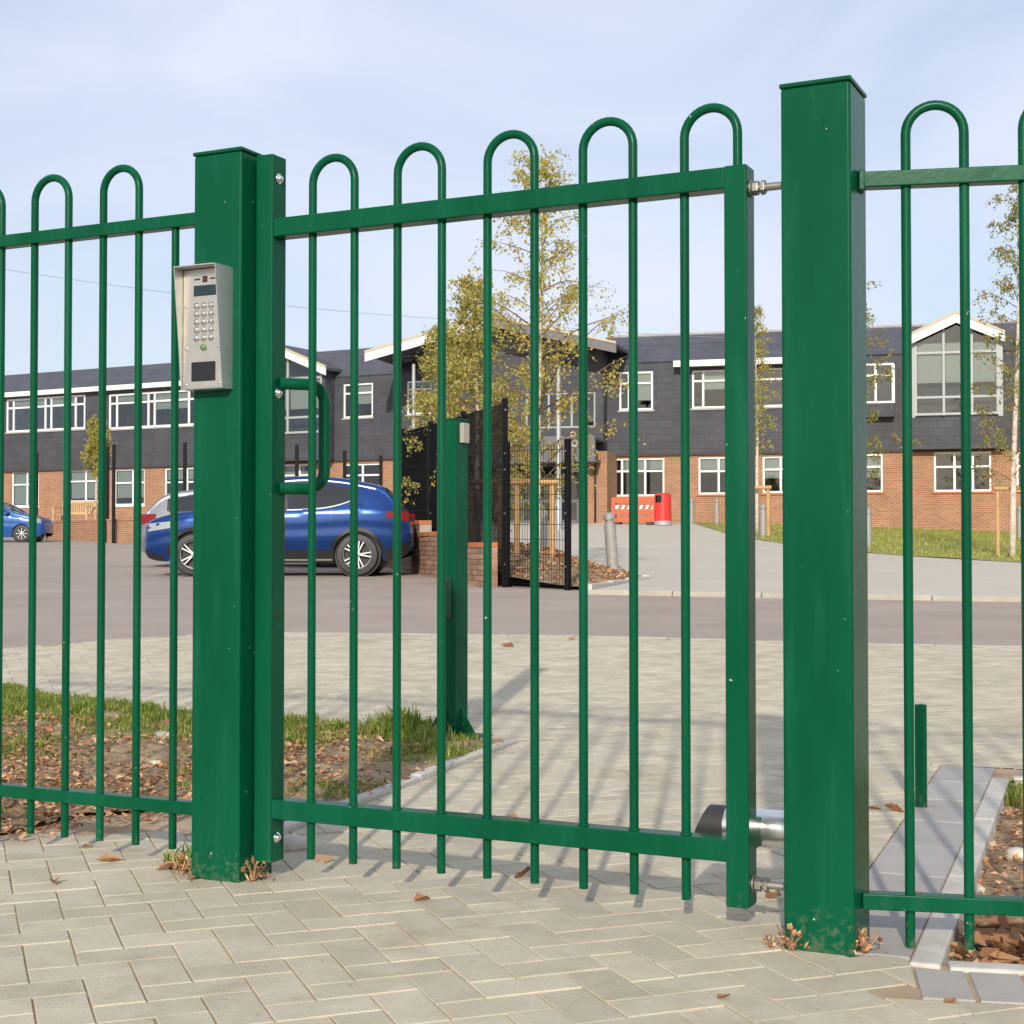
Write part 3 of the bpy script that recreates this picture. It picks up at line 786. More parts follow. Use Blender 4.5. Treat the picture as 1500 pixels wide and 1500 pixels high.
# ------------------------------------------------------------------ the school
class Frame:
    def __init__(s, px, d, ang, base=0):
        p = at(px, 800, d); s.o = Vector((p.x, d, 0)); s.a = ang
        s.u = Vector((math.cos(ang), math.sin(ang), 0)); s.v = Vector((-math.sin(ang), math.cos(ang), 0))
    def tz(s, px, py, w=0):
        r = ray(px, py); c = Vector((0, 0, EYE)) - s.o
        lam = (w - c.dot(s.v)) / r.dot(s.v)
        p = c + r * lam
        return p.dot(s.u), p.z
    def t(s, px, w=0): return s.tz(px, 700, w)[0]
def wall(name, parent, t0, t1, z0, z1, holes, m, w=0.0, depth=.13):
    ts = sorted({t0, t1, *[h[0] for h in holes], *[h[1] for h in holes]}); zs = sorted({z0, z1, *[h[2] for h in holes], *[h[3] for h in holes]})
    ts = [t for t in ts if t0 <= t <= t1]; zs = [z for z in zs if z0 <= z <= z1]
    mb = MB()
    for a, b in zip(ts, ts[1:]):
        for c, d in zip(zs, zs[1:]):
            mt, mz = (a + b) / 2, (c + d) / 2
            if any(h[0] < mt < h[1] and h[2] < mz < h[3] for h in holes): continue
            mb.face([(a, w, c), (b, w, c), (b, w, d), (a, w, d)])
    for (a, b, c, d) in holes:
        mb.face([(a, w, c), (a, w, d), (a, w + depth, d), (a, w + depth, c)]); mb.face([(b, w, d), (b, w, c), (b, w + depth, c), (b, w + depth, d)])
        mb.face([(a, w, d), (b, w, d), (b, w + depth, d), (a, w + depth, d)]); mb.face([(b, w, c), (a, w, c), (a, w + depth, c), (b, w + depth, c)])
    return mb.build(name, m, parent)
def window(parent, a, b, c, d, cols, transom=None, blinds=(), fm=None, w=0.0, sill=None, fw=.07, inset=.045):
    """white casement window filling an opening; cols = fractions of mullions; transom = fraction from the bottom"""
    fm = fm or WHITE
    y0, y1 = w + inset, w + inset + .07
    m = MB()
    m.box((a, y0, c), (a + fw, y1, d)); m.box((b - fw, y0, c), (b, y1, d))
    m.box((a + fw, y0 + .002, c), (b - fw, y1, c + fw)); m.box((a + fw, y0 + .002, d - fw), (b - fw, y1, d))
    xs = [a + fw] + [a + (b - a) * f for f in cols] + [b - fw]
    for f in cols:
        x = a + (b - a) * f; m.box((x - fw * .55, y0 + .003, c + fw), (x + fw * .55, y1, d - fw))
    zt = c + (d - c) * transom if transom else None
    if zt: m.box((a + fw, y0 + .004, zt - fw * .5), (b - fw, y1 - .001, zt + fw * .5))
    win = m.build('window', fm, parent)
    for i, (x0, x1) in enumerate(zip(xs, xs[1:])):
        for (q0, q1) in ([(c + fw, zt), (zt, d - fw)] if zt else [(c + fw, d - fw)]):
            g = MB(); g.box((x0 + .01, y0 + .03, q0 + .01), (x1 - .01, y0 + .04, q1 - .01)); g.build('pane', GLASS, win)
        f = blinds[i] if i < len(blinds) else 0
        if f:
            q = MB(); q.box((x0 + .02, y1 + .03, d - .03 - (d - c - .06) * f), (x1 - .02, y1 + .04, d - .03)); q.build('blind', BLIND, win)
    if sill:
        q = MB(); q.box((a - .06, w - .05, c - .07), (b + .06, w + inset, c - .003)); q.build('sill', sill, win)
    return win
def roofslab(mb, pts, th=.12):
    """closed slab from a quad (given outward)"""
    pts = [Vector(p) for p in pts]; n = (pts[1] - pts[0]).cross(pts[2] - pts[0]).normalized()
    lo = [p - n * th for p in pts]; k = len(pts)
    mb.mesh(pts + lo, [tuple(range(k)), tuple(reversed(range(k, 2 * k)))] + [(i, i + k, (i + 1) % k + k, (i + 1) % k) for i in range(k)])

# ---- right wing
FR = Frame(893, 58.06, math.atan2(-.2652, .9642))
rw = thing('school_wing', FR.o + Vector((0, 0, 1.2)), 'two storey brick and grey slate school wing with glazed white trimmed gable beyond the lawn', 'building', 'school wings', rotz=FR.a)
def lz(z): return z - 1.2
T0, T1 = -.3, 30.0
ZS, ZE, ZR = lz(4.41), lz(7.95), lz(9.1)
def rect(F, x0, x1, y0, y1, w=0):
    a, zA = F.tz(x0, y0, w); b, _ = F.tz(x1, y0, w); _, zB = F.tz((x0 + x1) / 2, y1, w); _, zA = F.tz((x0 + x1) / 2, y0, w)
    return a, b, lz(zB), lz(zA)
gw = [rect(FR, 899, 973, 671, 727), rect(FR, 1023, 1097, 669, 724), rect(FR, 1117, 1170, 668, 722), rect(FR, 1210, 1293, 665, 721), rect(FR, 1368, 1452, 662, 720), rect(FR, 1489, 1560, 661, 719)]
wall('brick_wall', rw, T0, T1, lz(.9), ZS, gw, BRICK)
lay = [([.16, .62], .66, (0, .3, .28)), ([.40, .75], .62, (.33, .33, .1)), ([.5], .64, (.6, .6)), ([.33, .66], .66, (.55, .6, .62)), ([.36, .68], .63, (.0, .08, .08)), ([.4], .63, (0, .1))]
for rct, (c, t, b) in zip(gw, lay): window(rw, *rct, c, t, b, sill=BRICKCAP)
uw = [rect(FR, 908, 957, 545, 601), rect(FR, 1014, 1150, 541, 597)]
wall('slate_wall', rw, T0, T1, ZS - .02, ZE, uw, SLATE, -.09, .2)
window(rw, *uw[0], [.28], .70, (.0, .75), w=-.09, sill=LEAD, inset=.0)
window(rw, *uw[1], [.12, .42, .64], .72, (0, .5, 0, 0), w=-.09, sill=LEAD, inset=.06)
m = MB(); m.box((T0, -.095, ZS - .10), (T1, -.01, ZS - .024)); m.build('wall_plate', mat('dark_trim', (.05, .035, .03), .7), rw)
# projecting window by the hinge post
b0 = rect(FR, 1215, 1309, 533, 591, -.5)
m = MB(); m.box((b0[0] - .05, -.5, b0[3]), (b0[1] + .05, -.095, b0[3] + .06)); m.build('bay_head', SLATE, rw)
m = MB(); m.box((b0[0] - .02, -.5, b0[2] - .5), (b0[1] + .02, -.095, b0[2] - .002)); m.build('box_bay', SLATE, rw)
window(rw, *b0, [.3, .72], .70, (0, 0, 0), w=-.5, inset=0)
for x in (b0[0], b0[1]): m = MB(); m.box((x - .035, -.43, b0[2]), (x + .035, -.0951, b0[3] - .001)); m.build('bay_side', WHITE, rw)
q0, q1, _, zf = rect(FR, 990, 1180, 523, 540)
m = MB(); m.box((q0, -.62, uw[1][3] + .1), (q1, -.56, uw[1][3] + .33)); m.build('fascia', WHITE, rw)
m = MB(); m.box((q0, -.558, uw[1][3] + .12), (q1, -.095, uw[1][3] + .16)); m.build('soffit', LEAD, rw)
m = MB(); roofslab(m, [(q0, -.60, uw[1][3] + .36), (q1, -.60, uw[1][3] + .36), (q1, .55, uw[1][3] + 1.05), (q0, .55, uw[1][3] + 1.05)], .1); m.build('dormer_roof', SLATEROOF, rw)
m = MB(); roofslab(m, [(T0 - .05, -.16, ZE - .02), (T1, -.16, ZE - .02), (T1, 1.1, ZR), (T0 - .05, 1.1, ZR)], .12)
roofslab(m, [(T1, 10, ZE), (T0, 10, ZE), (T0 - .05, 1.16, ZR - .01), (T1, 1.16, ZR - .01)], .12); rf = m.build('roof', SLATEROOF, rw)
m = MB(); m.tube([(T0, 1.12, ZR), (T1, 1.12, ZR)], .07, 8); m.build('ridge_tile', LEAD, rf)
m = MB(); m.box((T0, 9.7, lz(.9)), (T1, 9.9, ZE)); m.box((T1 - .1, 0, lz(.9)), (T1 - .02, 9.7, ZE)); m.build('back_wall', BRICK, rw)
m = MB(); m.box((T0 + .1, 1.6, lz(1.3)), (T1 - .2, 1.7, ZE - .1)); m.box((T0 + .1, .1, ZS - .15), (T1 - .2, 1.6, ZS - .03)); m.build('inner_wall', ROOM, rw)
m = MB(); x = FR.t(888); m.tube([(x, -.06, lz(1.4)), (x, -.06, ZS - .1), (x, -.16, ZS + .05), (x, -.16, ZE)], .045, 10); m.build('downpipe', BLACKP, rw)
# glazed gable bay
W = -.55
a, b, c, d = rect(FR, 1341, 1461, 498, 608, W)
ap = FR.tz(1402, 472, W); mid = (a + b) / 2; za = lz(ap[1])
def zroof(t): return d + (za - d) * (1 - abs(t - mid) / ((b - a) / 2))
m = MB(); m.box((a - .25, W + .05, ZS - .04), (b + .25, -.095, c - .06)); m.build('bay_apron', SLATE, rw)
m = MB()
fwid = .085
ths = [a, a + (b - a) * .345, a + (b - a) * .69, b]
for t in ths: 
    zz = min(zroof(t - fwid / 2), zroof(t + fwid / 2)) if a < t < b else d
    m.box((t - fwid / 2, W, c), (t + fwid / 2, W + .08, zz))
zh = [c + (d - c) * .02, c + (d - c) * .245, c + (d - c) * .84]
for z in zh: m.box((a, W + .004, z - fwid / 2), (b, W + .076, z + fwid / 2))
bay = m.build('gable_window', GREYFRAME, rw)
cells = [(c, zh[1]), (zh[1], zh[2])]
for t0_, t1_ in zip(ths, ths[1:]):
    for q0_, q1_ in cells:
        g = MB(); g.box((t0_ + .04, W + .035, q0_ + .04), (t1_ - .04, W + .045, q1_ - .04)); g.build('pane', GLASS, bay)
    g = MB(); xs = sorted({t0_ + .04, t1_ - .04, *([mid] if t0_ + .04 < mid < t1_ - .04 else [])})
    g.prism([(t0_ + .04, zh[2] + .04), (t1_ - .04, zh[2] + .04)] + [(x, zroof(x) - .05) for x in reversed(xs)], W + .035, W + .045); g.build('pane', GLASS, bay)
    g = MB(); g.box((t0_ + .06, W + .13, c + (d - c) * .44), (t1_ - .06, W + .14, zh[2] + .35)); g.build('blind', BLIND, bay)
for t in (a - .1, b + .1): m = MB(); m.box((t - .08, W + .02, c - .06), (t + .08, -.095, d + .02)); m.build('bay_cheek', GREYFRAME, rw)
def gable_roof(parent, a, b, d, za, mid, W, back, over, boardm, right=True, bw=.32, fm=None):
    """two roof slopes with barge boards; front edge at W"""
    sl = (za - d) / ((b - a) / 2)
    l0, r0 = a - over, b + over; zl = d - over * sl
    m = MB(); roofslab(m, [(l0, W, zl + .30), (mid, W, za + .30), (mid, back, za + .30), (l0, back, zl + .30)][::-1], -.10) if False else None
    m.mesh([(l0, W, zl + .18), (mid, W, za + .18), (mid, back, za + .18), (l0, back, zl + .18), (l0, W, zl + .30), (mid, W, za + .30), (mid, back, za + .30), (l0, back, zl + .30)],
           [(0, 3, 2, 1), (4, 5, 6, 7), (0, 1, 5, 4), (3, 7, 6, 2), (0, 4, 7, 3)])
    m.mesh([(r0, W, zl + .18), (mid, W, za + .18), (mid, back, za + .18), (r0, back, zl + .18), (r0, W, zl + .30), (mid, W, za + .30), (mid, back, za + .30), (r0, back, zl + .30)],
           [(0, 1, 2, 3), (7, 6, 5, 4), (4, 5, 1, 0), (2, 6, 7, 3), (3, 7, 4, 0)])
    rf = m.build('gable_roof', SLATEROOF, parent)
    for s, mm in ((-1, boardm), (1, boardm if right is True else right)):
        e = l0 if s < 0 else r0
        q = MB(); q.prism([(e, zl + .27 - bw), (mid, za + .27 - bw), (mid, za + .27), (e, zl + .27)] if s < 0 else [(mid, za + .27 - bw), (e, zl + .27 - bw), (e, zl + .27), (mid, za + .27)], W - .06, W - .005)
        q.build('barge_board', mm, rf)
        q = MB(); q.prism([(e, zl + .272), (mid, za + .272), (mid, za + .36), (e, zl + .36)] if s < 0 else [(mid, za + .272), (e, zl + .272), (e, zl + .36), (mid, za + .36)], W - .09, W - .0)
        q.build('verge_tile', mat('verge_tile', (.50, .42, .30), .8), rf)
    return rf
gable_roof(rw, a, b, d, za, mid, W - .25, 2.5, .25, WHITE)

# ---- left wing
FL = Frame(540, 62.4, math.atan2(-.476, .879))
lw = thing('school_wing', FL.o + Vector((0, 0, 1.2)), 'two storey brick and slate school wing with long white window bands behind the parked cars', 'building', 'school wings', rotz=FL.a)
T0, T1 = FL.t(-220), FL.t(650)
ZSL, ZEL, ZRL = lz(4.50), lz(7.98), lz(9.25)
gw = [rect(FL, 17, 57, 690, 742), rect(FL, 100, 150, 688, 735), rect(FL, 167, 212, 687, 740), rect(FL, 241, 300, 685, 727), rect(FL, 414, 462, 680, 720), rect(FL, 503, 558, 679, 713), rect(FL, -70, -20, 692, 745)]
wall('brick_wall', lw, T0, T1, lz(.6), ZSL, gw, BRICK)
for rct, (c, t, b) in zip(gw, [([.55], .62, (.95, .95)), ([.5], .64, (.9, .9)), ([.6], .62, (.8, .8)), ([.55], .5, (.4, .4)), ([.5], .6, (.7, .7)), ([.5], .5, ()), ([.5], .62, (.9,))]): window(lw, *rct, c, t, b, sill=WHITE)
uw = [rect(FL, 12, 127, 582, 631), rect(FL, 162, 292, 574, 626), rect(FL, 505, 548, 562, 612), rect(FL, 598, 634, 558, 607), rect(FL, -140, -25, 590, 638)]
wall('slate_wall', lw, T0, T1, ZSL - .02, ZEL, uw, SLATE, -.09, .2)
window(lw, *uw[0], [.09, .50, .575, .88], .73, (0, .2, 0, .25, 0), w=-.09, sill=LEAD, inset=.0, fw=.085)
window(lw, *uw[1], [.09, .45, .52, .9], .73, (0, .2, 0, .5, 0), w=-.09, sill=LEAD, inset=.0, fw=.085)
window(lw, *uw[2], [.33], .72, (0, .6), w=-.09, sill=LEAD, inset=.02)
window(lw, *uw[3], [.3], .75, (0, .15), w=-.09, sill=LEAD, inset=.02)
window(lw, *uw[4], [.09, .50, .575, .88], .73, (0, .2, 0, .25, 0), w=-.09, sill=LEAD, inset=.0, fw=.085)
m = MB(); m.box((T0, -.095, ZSL - .10), (T1, -.01, ZSL - .024)); m.build('wall_plate', MATS['dark_trim'], lw)
q0, q1 = FL.t(-200), FL.t(300)
m = MB(); m.box((q0, -.46, uw[0][3] + .08), (q1, -.40, uw[0][3] + .30)); m.build('fascia', WHITE, lw)
m = MB(); m.box((q0, -.398, uw[0][3] + .10), (q1, -.095, uw[0][3] + .14)); m.build('soffit', WHITE, lw)
m = MB(); roofslab(m, [(q0, -.45, uw[0][3] + .33), (q1, -.45, uw[0][3] + .33), (q1, .75, ZRL - .1), (q0, .75, ZRL - .1)], .08)
roofslab(m, [(T0 - .05, -.14, ZEL - .02), (T1, -.14, ZEL - .02), (T1, .9, ZRL), (T0 - .05, .9, ZRL)], .12)
roofslab(m, [(T1, 10, ZEL), (T0, 10, ZEL), (T0 - .05, .96, ZRL - .01), (T1, .96, ZRL - .01)], .12); m.build('roof', SLATEROOF, lw)
m = MB(); m.box((T0, 9.7, lz(.6)), (T1, 9.9, ZEL)); m.box((T0, 0, lz(.6)), (T0 + .08, 9.7, ZEL)); m.build('back_wall', BRICK, lw)
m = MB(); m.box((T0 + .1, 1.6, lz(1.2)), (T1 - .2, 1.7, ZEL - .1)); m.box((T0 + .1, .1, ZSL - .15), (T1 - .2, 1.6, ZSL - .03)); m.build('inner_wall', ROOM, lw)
W = -.8
a, b, c, d = rect(FL, 330, 470, 548, 636, W); za = lz(FL.tz(400, 512, W)[1]); mid = (a + b) / 2
def zroof(t): return d + (za - d) * (1 - abs(t - mid) / ((b - a) / 2))
m = MB(); m.box((a - .2, W + .05, ZSL - .04), (b + .2, -.095, c - .06)); m.build('bay_apron', SLATE, lw)
m = MB(); ths = [a, a + (b - a) * .33, a + (b - a) * .66, b]
for t in ths: m.box((t - .05, W, c), (t + .05, W + .08, min(zroof(t - .05), zroof(t + .05)) if a < t < b else d))
zh = [c + .03, c + (d - c) * .26, c + (d - c) * .9]
for z in zh: m.box((a, W + .004, z - .045), (b, W + .076, z + .045))
bay = m.build('gable_window', GREYFRAME, lw)
for t0_, t1_ in zip(ths, ths[1:]):
    for q0_, q1_ in [(c, zh[1]), (zh[1], zh[2])]:
        g = MB(); g.box((t0_ + .04, W + .035, q0_ + .04), (t1_ - .04, W + .045, q1_ - .04)); g.build('pane', GLASS, bay)
    g = MB(); xs = sorted({t0_ + .04, t1_ - .04, *([mid] if t0_ + .04 < mid < t1_ - .04 else [])})
    g.prism([(t0_ + .04, zh[2] + .04), (t1_ - .04, zh[2] + .04)] + [(x, zroof(x) - .05) for x in reversed(xs)], W + .035, W + .045); g.build('pane', GLASS, bay)
    g = MB(); g.box((t0_ + .06, W + .13, c + (d - c) * .40), (t1_ - .06, W + .14, zh[2] + .1)); g.build('blind', BLIND, bay)
m = MB(); m.box((b + .05, W + .02, c - .06), (b + .2, -.095, d + .05)); m.build('bay_cheek', SLATE, lw); m = MB(); m.box((a - .2, W + .02, c - .06), (a - .05, -.095, d + .05)); m.build('bay_cheek', SLATE, lw)
gable_roof(lw, a, b, d, za, mid, W - .25, 2.5, .45, WHITE)

# ---- entrance block
FE = Frame(705, 58.6, FR.a)
eb = thing('entrance_block', FE.o + Vector((0, 0, 1.2)), 'gable fronted grey entrance block with deep eaves and canopy behind the yellowing birches', 'building', rotz=FE.a)
e0, e1 = FE.t(632), FE.t(884)
uw = [rect(FE, 770, 872, 575, 627)]
wall('grey_wall', eb, e0, e1, lz(4.3), lz(8.35), uw, SLATE, 0, .15)
window(eb, *uw[0], [.33, .66], None, (), fm=GREYFRAME)
l, ztop = FE.tz(535, 516, -1.6); r_, _ = FE.tz(903, 516, -1.6); zap = FE.tz(703, 464, -1.6)[1]
mid = (l + r_) / 2
dd = lz(ztop) - .3
m = MB(); m.prism([(e0, lz(8.35)), (e1, lz(8.35)), (e1, dd + (lz(zap) - .3 - dd) * (1 - (e1 - mid) / (r_ - mid))), (mid, lz(zap) - .3), (e0, dd + (lz(zap) - .3 - dd) * (1 - (mid - e0) / (mid - l)))], 0, .1); m.build('gable_wall', GREYPANEL, eb)
gable_roof(eb, l, r_, dd, lz(zap) - .3, mid, -1.6, 9, .0, WHITE, right=GREYPANEL, bw=.34)  # right barge board in dark grey: its shade is put into the colour
m = MB(); m.box((e0, .1, lz(4.3)), (e0 + .1, 8, lz(8.3))); m.box((e1 - .1, .1, lz(1)), (e1, 8, lz(8.3))); m.box((e0, 8, lz(1)), (e1, 8.1, lz(8.3))); m.build('side_wall', SLATE, eb)
# ground floor glazing, set back under the canopy
g0, g1 = FE.t(650), FE.t(868)
zc = lz(3.95)
m = MB()
n = 8
for i in range(n + 1):
    t = g0 + (g1 - g0) * i / n; m.box((t - .06, .8, lz(1.5)), (t + .06, .9, zc))
for z in (lz(1.8), lz(2.62), lz(3.6)): m.box((g0, .803, z - .07), (g1, .897, z + .07))
dr = m.build('entrance_doors', GREYPANEL, eb)
for i in range(n):
    t, u = g0 + (g1 - g0) * i / n, g0 + (g1 - g0) * (i + 1) / n
    for q0, q1 in ((lz(1.8), lz(2.62)), (lz(2.62), lz(3.6))):
        g = MB(); g.box((t + .05, .84, q0 + .06), (u - .05, .85, q1 - .06)); g.build('pane', GLASS, dr)
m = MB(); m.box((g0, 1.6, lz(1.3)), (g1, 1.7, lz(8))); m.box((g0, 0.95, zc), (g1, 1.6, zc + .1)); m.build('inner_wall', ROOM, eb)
m = MB(); m.box((g1 + .02, -1.0, lz(1.2)), (e1 + .35, 1.0, lz(4.42))); m.build('brick_pier', BRICK, eb)
c0, c1 = FE.t(640, -2.0), FE.t(872, -2.0)
m = MB(); m.box((c0, -2.0, zc), (c1, .75, zc + .12)); m.box((c0, -2.0, zc + .12), (c1, -1.9, zc + .95)); m.box((c0, -1.9, zc + .85), (c1, -.005, zc + .94)); can = m.build('canopy', GREYPANEL, eb)
t = c0
while t < FE.t(795, -2.0):
    q = MB(); q.box((t, -2.045, zc + .01), (t + .11, -2.003, zc + .72)); q.build('rib', GREYRIB, can); t += .2
s0, s1 = FE.t(792, -2.06), FE.t(871, -2.06)
m = MB(); m.box((s0, -2.10, zc + .02), (s1, -2.02, zc + .98)); sg = m.build('sign_panel', GREYPANEL, can)
# emblem: pink loop over white curved strokes
ec, ez = FE.t(841, -2.11), lz(FE.tz(841, 640, -2.11)[1])
def arc(cx, cz, r, a0, a1, n=14): return [(cx + r * math.cos(R(a0 + (a1 - a0) * i / n)), -2.12, cz + r * math.sin(R(a0 + (a1 - a0) * i / n))) for i in range(n + 1)]
m = MB(); m.tube(arc(ec - .04, ez + .09, .085, 0, 360), .03, 6); m.tube(arc(ec - .04, ez - .08, .07, 20, 160), .025, 6); m.build('emblem', PINK, sg)
m = MB(); m.tube(arc(ec - .22, ez - .02, .22, -90, 10), .045, 6); m.tube(arc(ec + .02, ez - .24, .10, 0, 360), .045, 6); m.build('emblem', WHITEP, sg)
m = MB(); d0, d1 = FE.t(836, .6), FE.t(869, .6); m.box((d0, .62, lz(3.72)), (d1, .66, lz(3.90))); ds = m.build('door_sign', WHITEP, eb)
# the print is too small to read in the photograph: worn dark marks only
m = MB()
for f_, w_ in ((.12, .06), (.24, .06), (.345, .02), (.55, .05), (.66, .05), (.80, .05), (.90, .04)):
    x = d0 + (d1 - d0) * f_; m.box((x - w_ / 2, .617, lz(3.775)), (x + w_ / 2, .6198, lz(3.845)))
m.build('sign_print', GREYRIB, ds)
m = MB(); px_ = FE.t(872, -1.02); m.tube([(px_, -1.05, lz(1.4)), (px_, -1.05, lz(4.6))], .04, 8); m.build('downpipe', BLACKP, eb)

# ------------------------------------------------------------------ raised bed, brick wall, black mesh fences, guards
FN = Vector((-.10, 20.6, 0)); FF = Vector((-2.05, 28.2, 0)); FE2 = at(832, 800, 19.7); FE2 = Vector((FE2.x, 19.75, 0))
RAISED = [(-.08, 20.7), (.75, 19.85), (1.0, 19.55), (1.95, 22.3), (1.8, 24.2), (0, 30), (-1.5, 31), (-2.0, 28.2)]
def raised_z(x, y): return ground_z(x, y) + .045 + .33 * max(0, min(1, (1.75 - x) / 1.3)) * min(1, max(0, (y - 19.8 - .35 * max(0, x)) / 3.2)) + .03 * noise.noise(Vector((x * 3, y * 3, 5)))
sheet('planting_bed', RAISED, 0, SOIL, .25, zf=raised_z)
for a_, b_, lab in ((Vector((.98, 19.5, 0)), Vector((1.99, 22.3, 0)), 'grey concrete edging of the planting bed beside the leaning bollard'), (Vector((1.99, 22.32, 0)), Vector((1.84, 24.3, 0)), 'grey concrete edging of the planting bed along the footpath')):
    edging('bed_edging', a_, b_, lab, .12, .075, .2)
# low brick retaining wall with stepped top
wd = (FF - FN).normalized(); wp = Vector((-wd.y, wd.x, 0))
bwall = thing('low_brick_wall', (FN.x, FN.y, ground_z(FN.x, FN.y)), 'low stepped brick retaining wall below the black mesh fence', 'wall', rotz=math.atan2(wd.y, wd.x))
WLEN = 8.4
zb0 = ground_z(FN.x, FN.y)
core = MB(); bricks = MB(); caps = []
x = 0.0
step = [(0, 2.4, .60), (2.4, 4.6, .78), (4.6, WLEN, .98)]
for (a_, b_, h_) in step:
    core.box((a_ + .004, .10, -.2), (b_ - .004, .30, h_ - .072))
    rows = int((h_ + .1) / .075)
    for rr in range(rows):
        z = h_ - .075 * (rr + 2)
        x = a_ + (.1125 if rr % 2 else 0) - .1125
        while x < b_:
            x0, x1 = max(a_ + .002, x + .005), min(b_ - .002, x + .22)
            if x1 - x0 > .04: bricks.box((x0, .305, z), (x1, .315, z + .065)); 
            x += .225
        for k in range(2):       # end face towards the road
            if a_ == 0: bricks.box((-.006, .105 + .1 * k, z), (.003, .195 + .1 * k, z + .065))
    n = int((b_ - a_) / .075)
    for i in range(n): caps.append((a_ + (b_ - a_) * (i + .5) / n, h_))
core.build('wall_core', MORTAR, bwall)
bo = bricks.build('wall_bricks', BRICKPIECE, bwall); bo['kind'] = 'stuff'
cm = MB(); cm.bevbox((-.034, -.11, -.07), (.034, .112, 0), .005, 1); CAPME = cm.data('coping_brick', BRICKCAP)
for x, h_ in caps:
    o = bpy.data.objects.new('coping_brick', CAPME); link(o, bwall); o.location = (x, .205, h_ + random.uniform(-.003, .003)); o.rotation_euler = (0, 0, random.uniform(-.02, .02))

def mesh_fence(p, q, n, hts, spacing, r, label, dz=0, hspace=.2):
    """posts and welded mesh panels from p to q; each panel n"""
    e = thing('mesh_fence', (p.x, p.y, ground_z(p.x, p.y)), label, 'fence', 'black mesh fences')
    z0 = ground_z(p.x, p.y); d = q - p; L = d.length; u = d.normalized(); ang = math.atan2(u.y, u.x)
    for i in range(n + 1):
        c = d * (i / n); gz = ground_z(p.x + c.x, p.y + c.y) - z0
        m = MB(); m.bevbox((-.03, -.04, -.3), (.03, .04, hts + .06), .004, 1); po = m.build('post', BLACKSTEEL, e); po.location = (c.x, c.y, gz + dz); po.rotation_euler = (0, 0, ang)
        m = MB()
        for z in (.3, 1.0, 1.6, hts - .1):
            if z < hts: m.lathe([(.014, 0), (.012, .008)], 8, Matrix.Translation((-.031, 0, z)) @ Matrix.Rotation(R(-90), 4, 'Y')); m.lathe([(.014, 0), (.012, .008)], 8, Matrix.Translation((0, -.041, z)) @ Matrix.Rotation(R(90), 4, 'X'))
        m.build('clip_bolts', STEEL, po)
    for i in range(n):
        m = MB(); a = d * (i / n); b = d * ((i + 1) / n); ga_, gb = ground_z(p.x + a.x, p.y + a.y) - z0 + dz, ground_z(p.x + b.x, p.y + b.y) - z0 + dz
        k = int((b - a).length / spacing)
        for j in range(1, k):
            c = a + (b - a) * (j / k); g_ = ga_ + (gb - ga_) * j / k
            m.tube([(c.x, c.y, g_ + .03), (c.x, c.y, g_ + hts)], r, 4, False)
        z = .05
        while z < hts + .01:
            m.tube([(a.x, a.y, ga_ + z), (b.x, b.y, gb + z)], r * 1.2, 4, False); z += hspace
        o = m.build('mesh_panel', BLACKSTEEL, e); o['kind'] = 'stuff'
    return e
mesh_fence(FN, FF, 3, 2.52, .034, .0036, 'tall black mesh fence running back above the low brick wall', 0)
mesh_fence(FN + Vector((.03, -.02, 0)), FE2, 1, 1.92, .05, .0032, 'short black mesh fence panel across the front of the planting bed', 0)

def stake_guard(pa, pb, h, label, rr=.045, rail=True, dz=0.0):
    e = thing('tree_guard', (pa.x, pa.y, pa.z), label, 'tree guard', 'timber tree guards')
    d = pb - pa
    for c in (Vector((0, 0, 0)), d):
        m = MB(); m.tube([(c.x, c.y, c.z - .2), (c.x, c.y, c.z + h)], [rr, rr * .95], 10); m.build('stake', TIMBER, e, smooth=True, auto=50)
    u = d.normalized() if d.length else Vector((1, 0, 0))
    m = MB(); m.tube([-u * .09 + Vector((0, -rr * 1.0, h - .03)), d + u * .09 + Vector((0, -rr * 1.0, h - .03))], rr * .95, 10); m.build('cross_rail', TIMBER, e, smooth=True, auto=50)
    return e
ga_ = at(757, 817, 23.0); gb_ = at(809, 817, 23.0)
stake_guard(ga_, gb_, 1.19, 'timber stakes and cross rail guarding the tall yellowing birch behind the mesh panel')
gb1 = at(690, 795, 25.6); gb2 = at(733, 795, 25.2)
stake_guard(gb1, gb2, 1.05, 'shaded timber stakes and rail guarding the bushy olive birch by the brick wall')

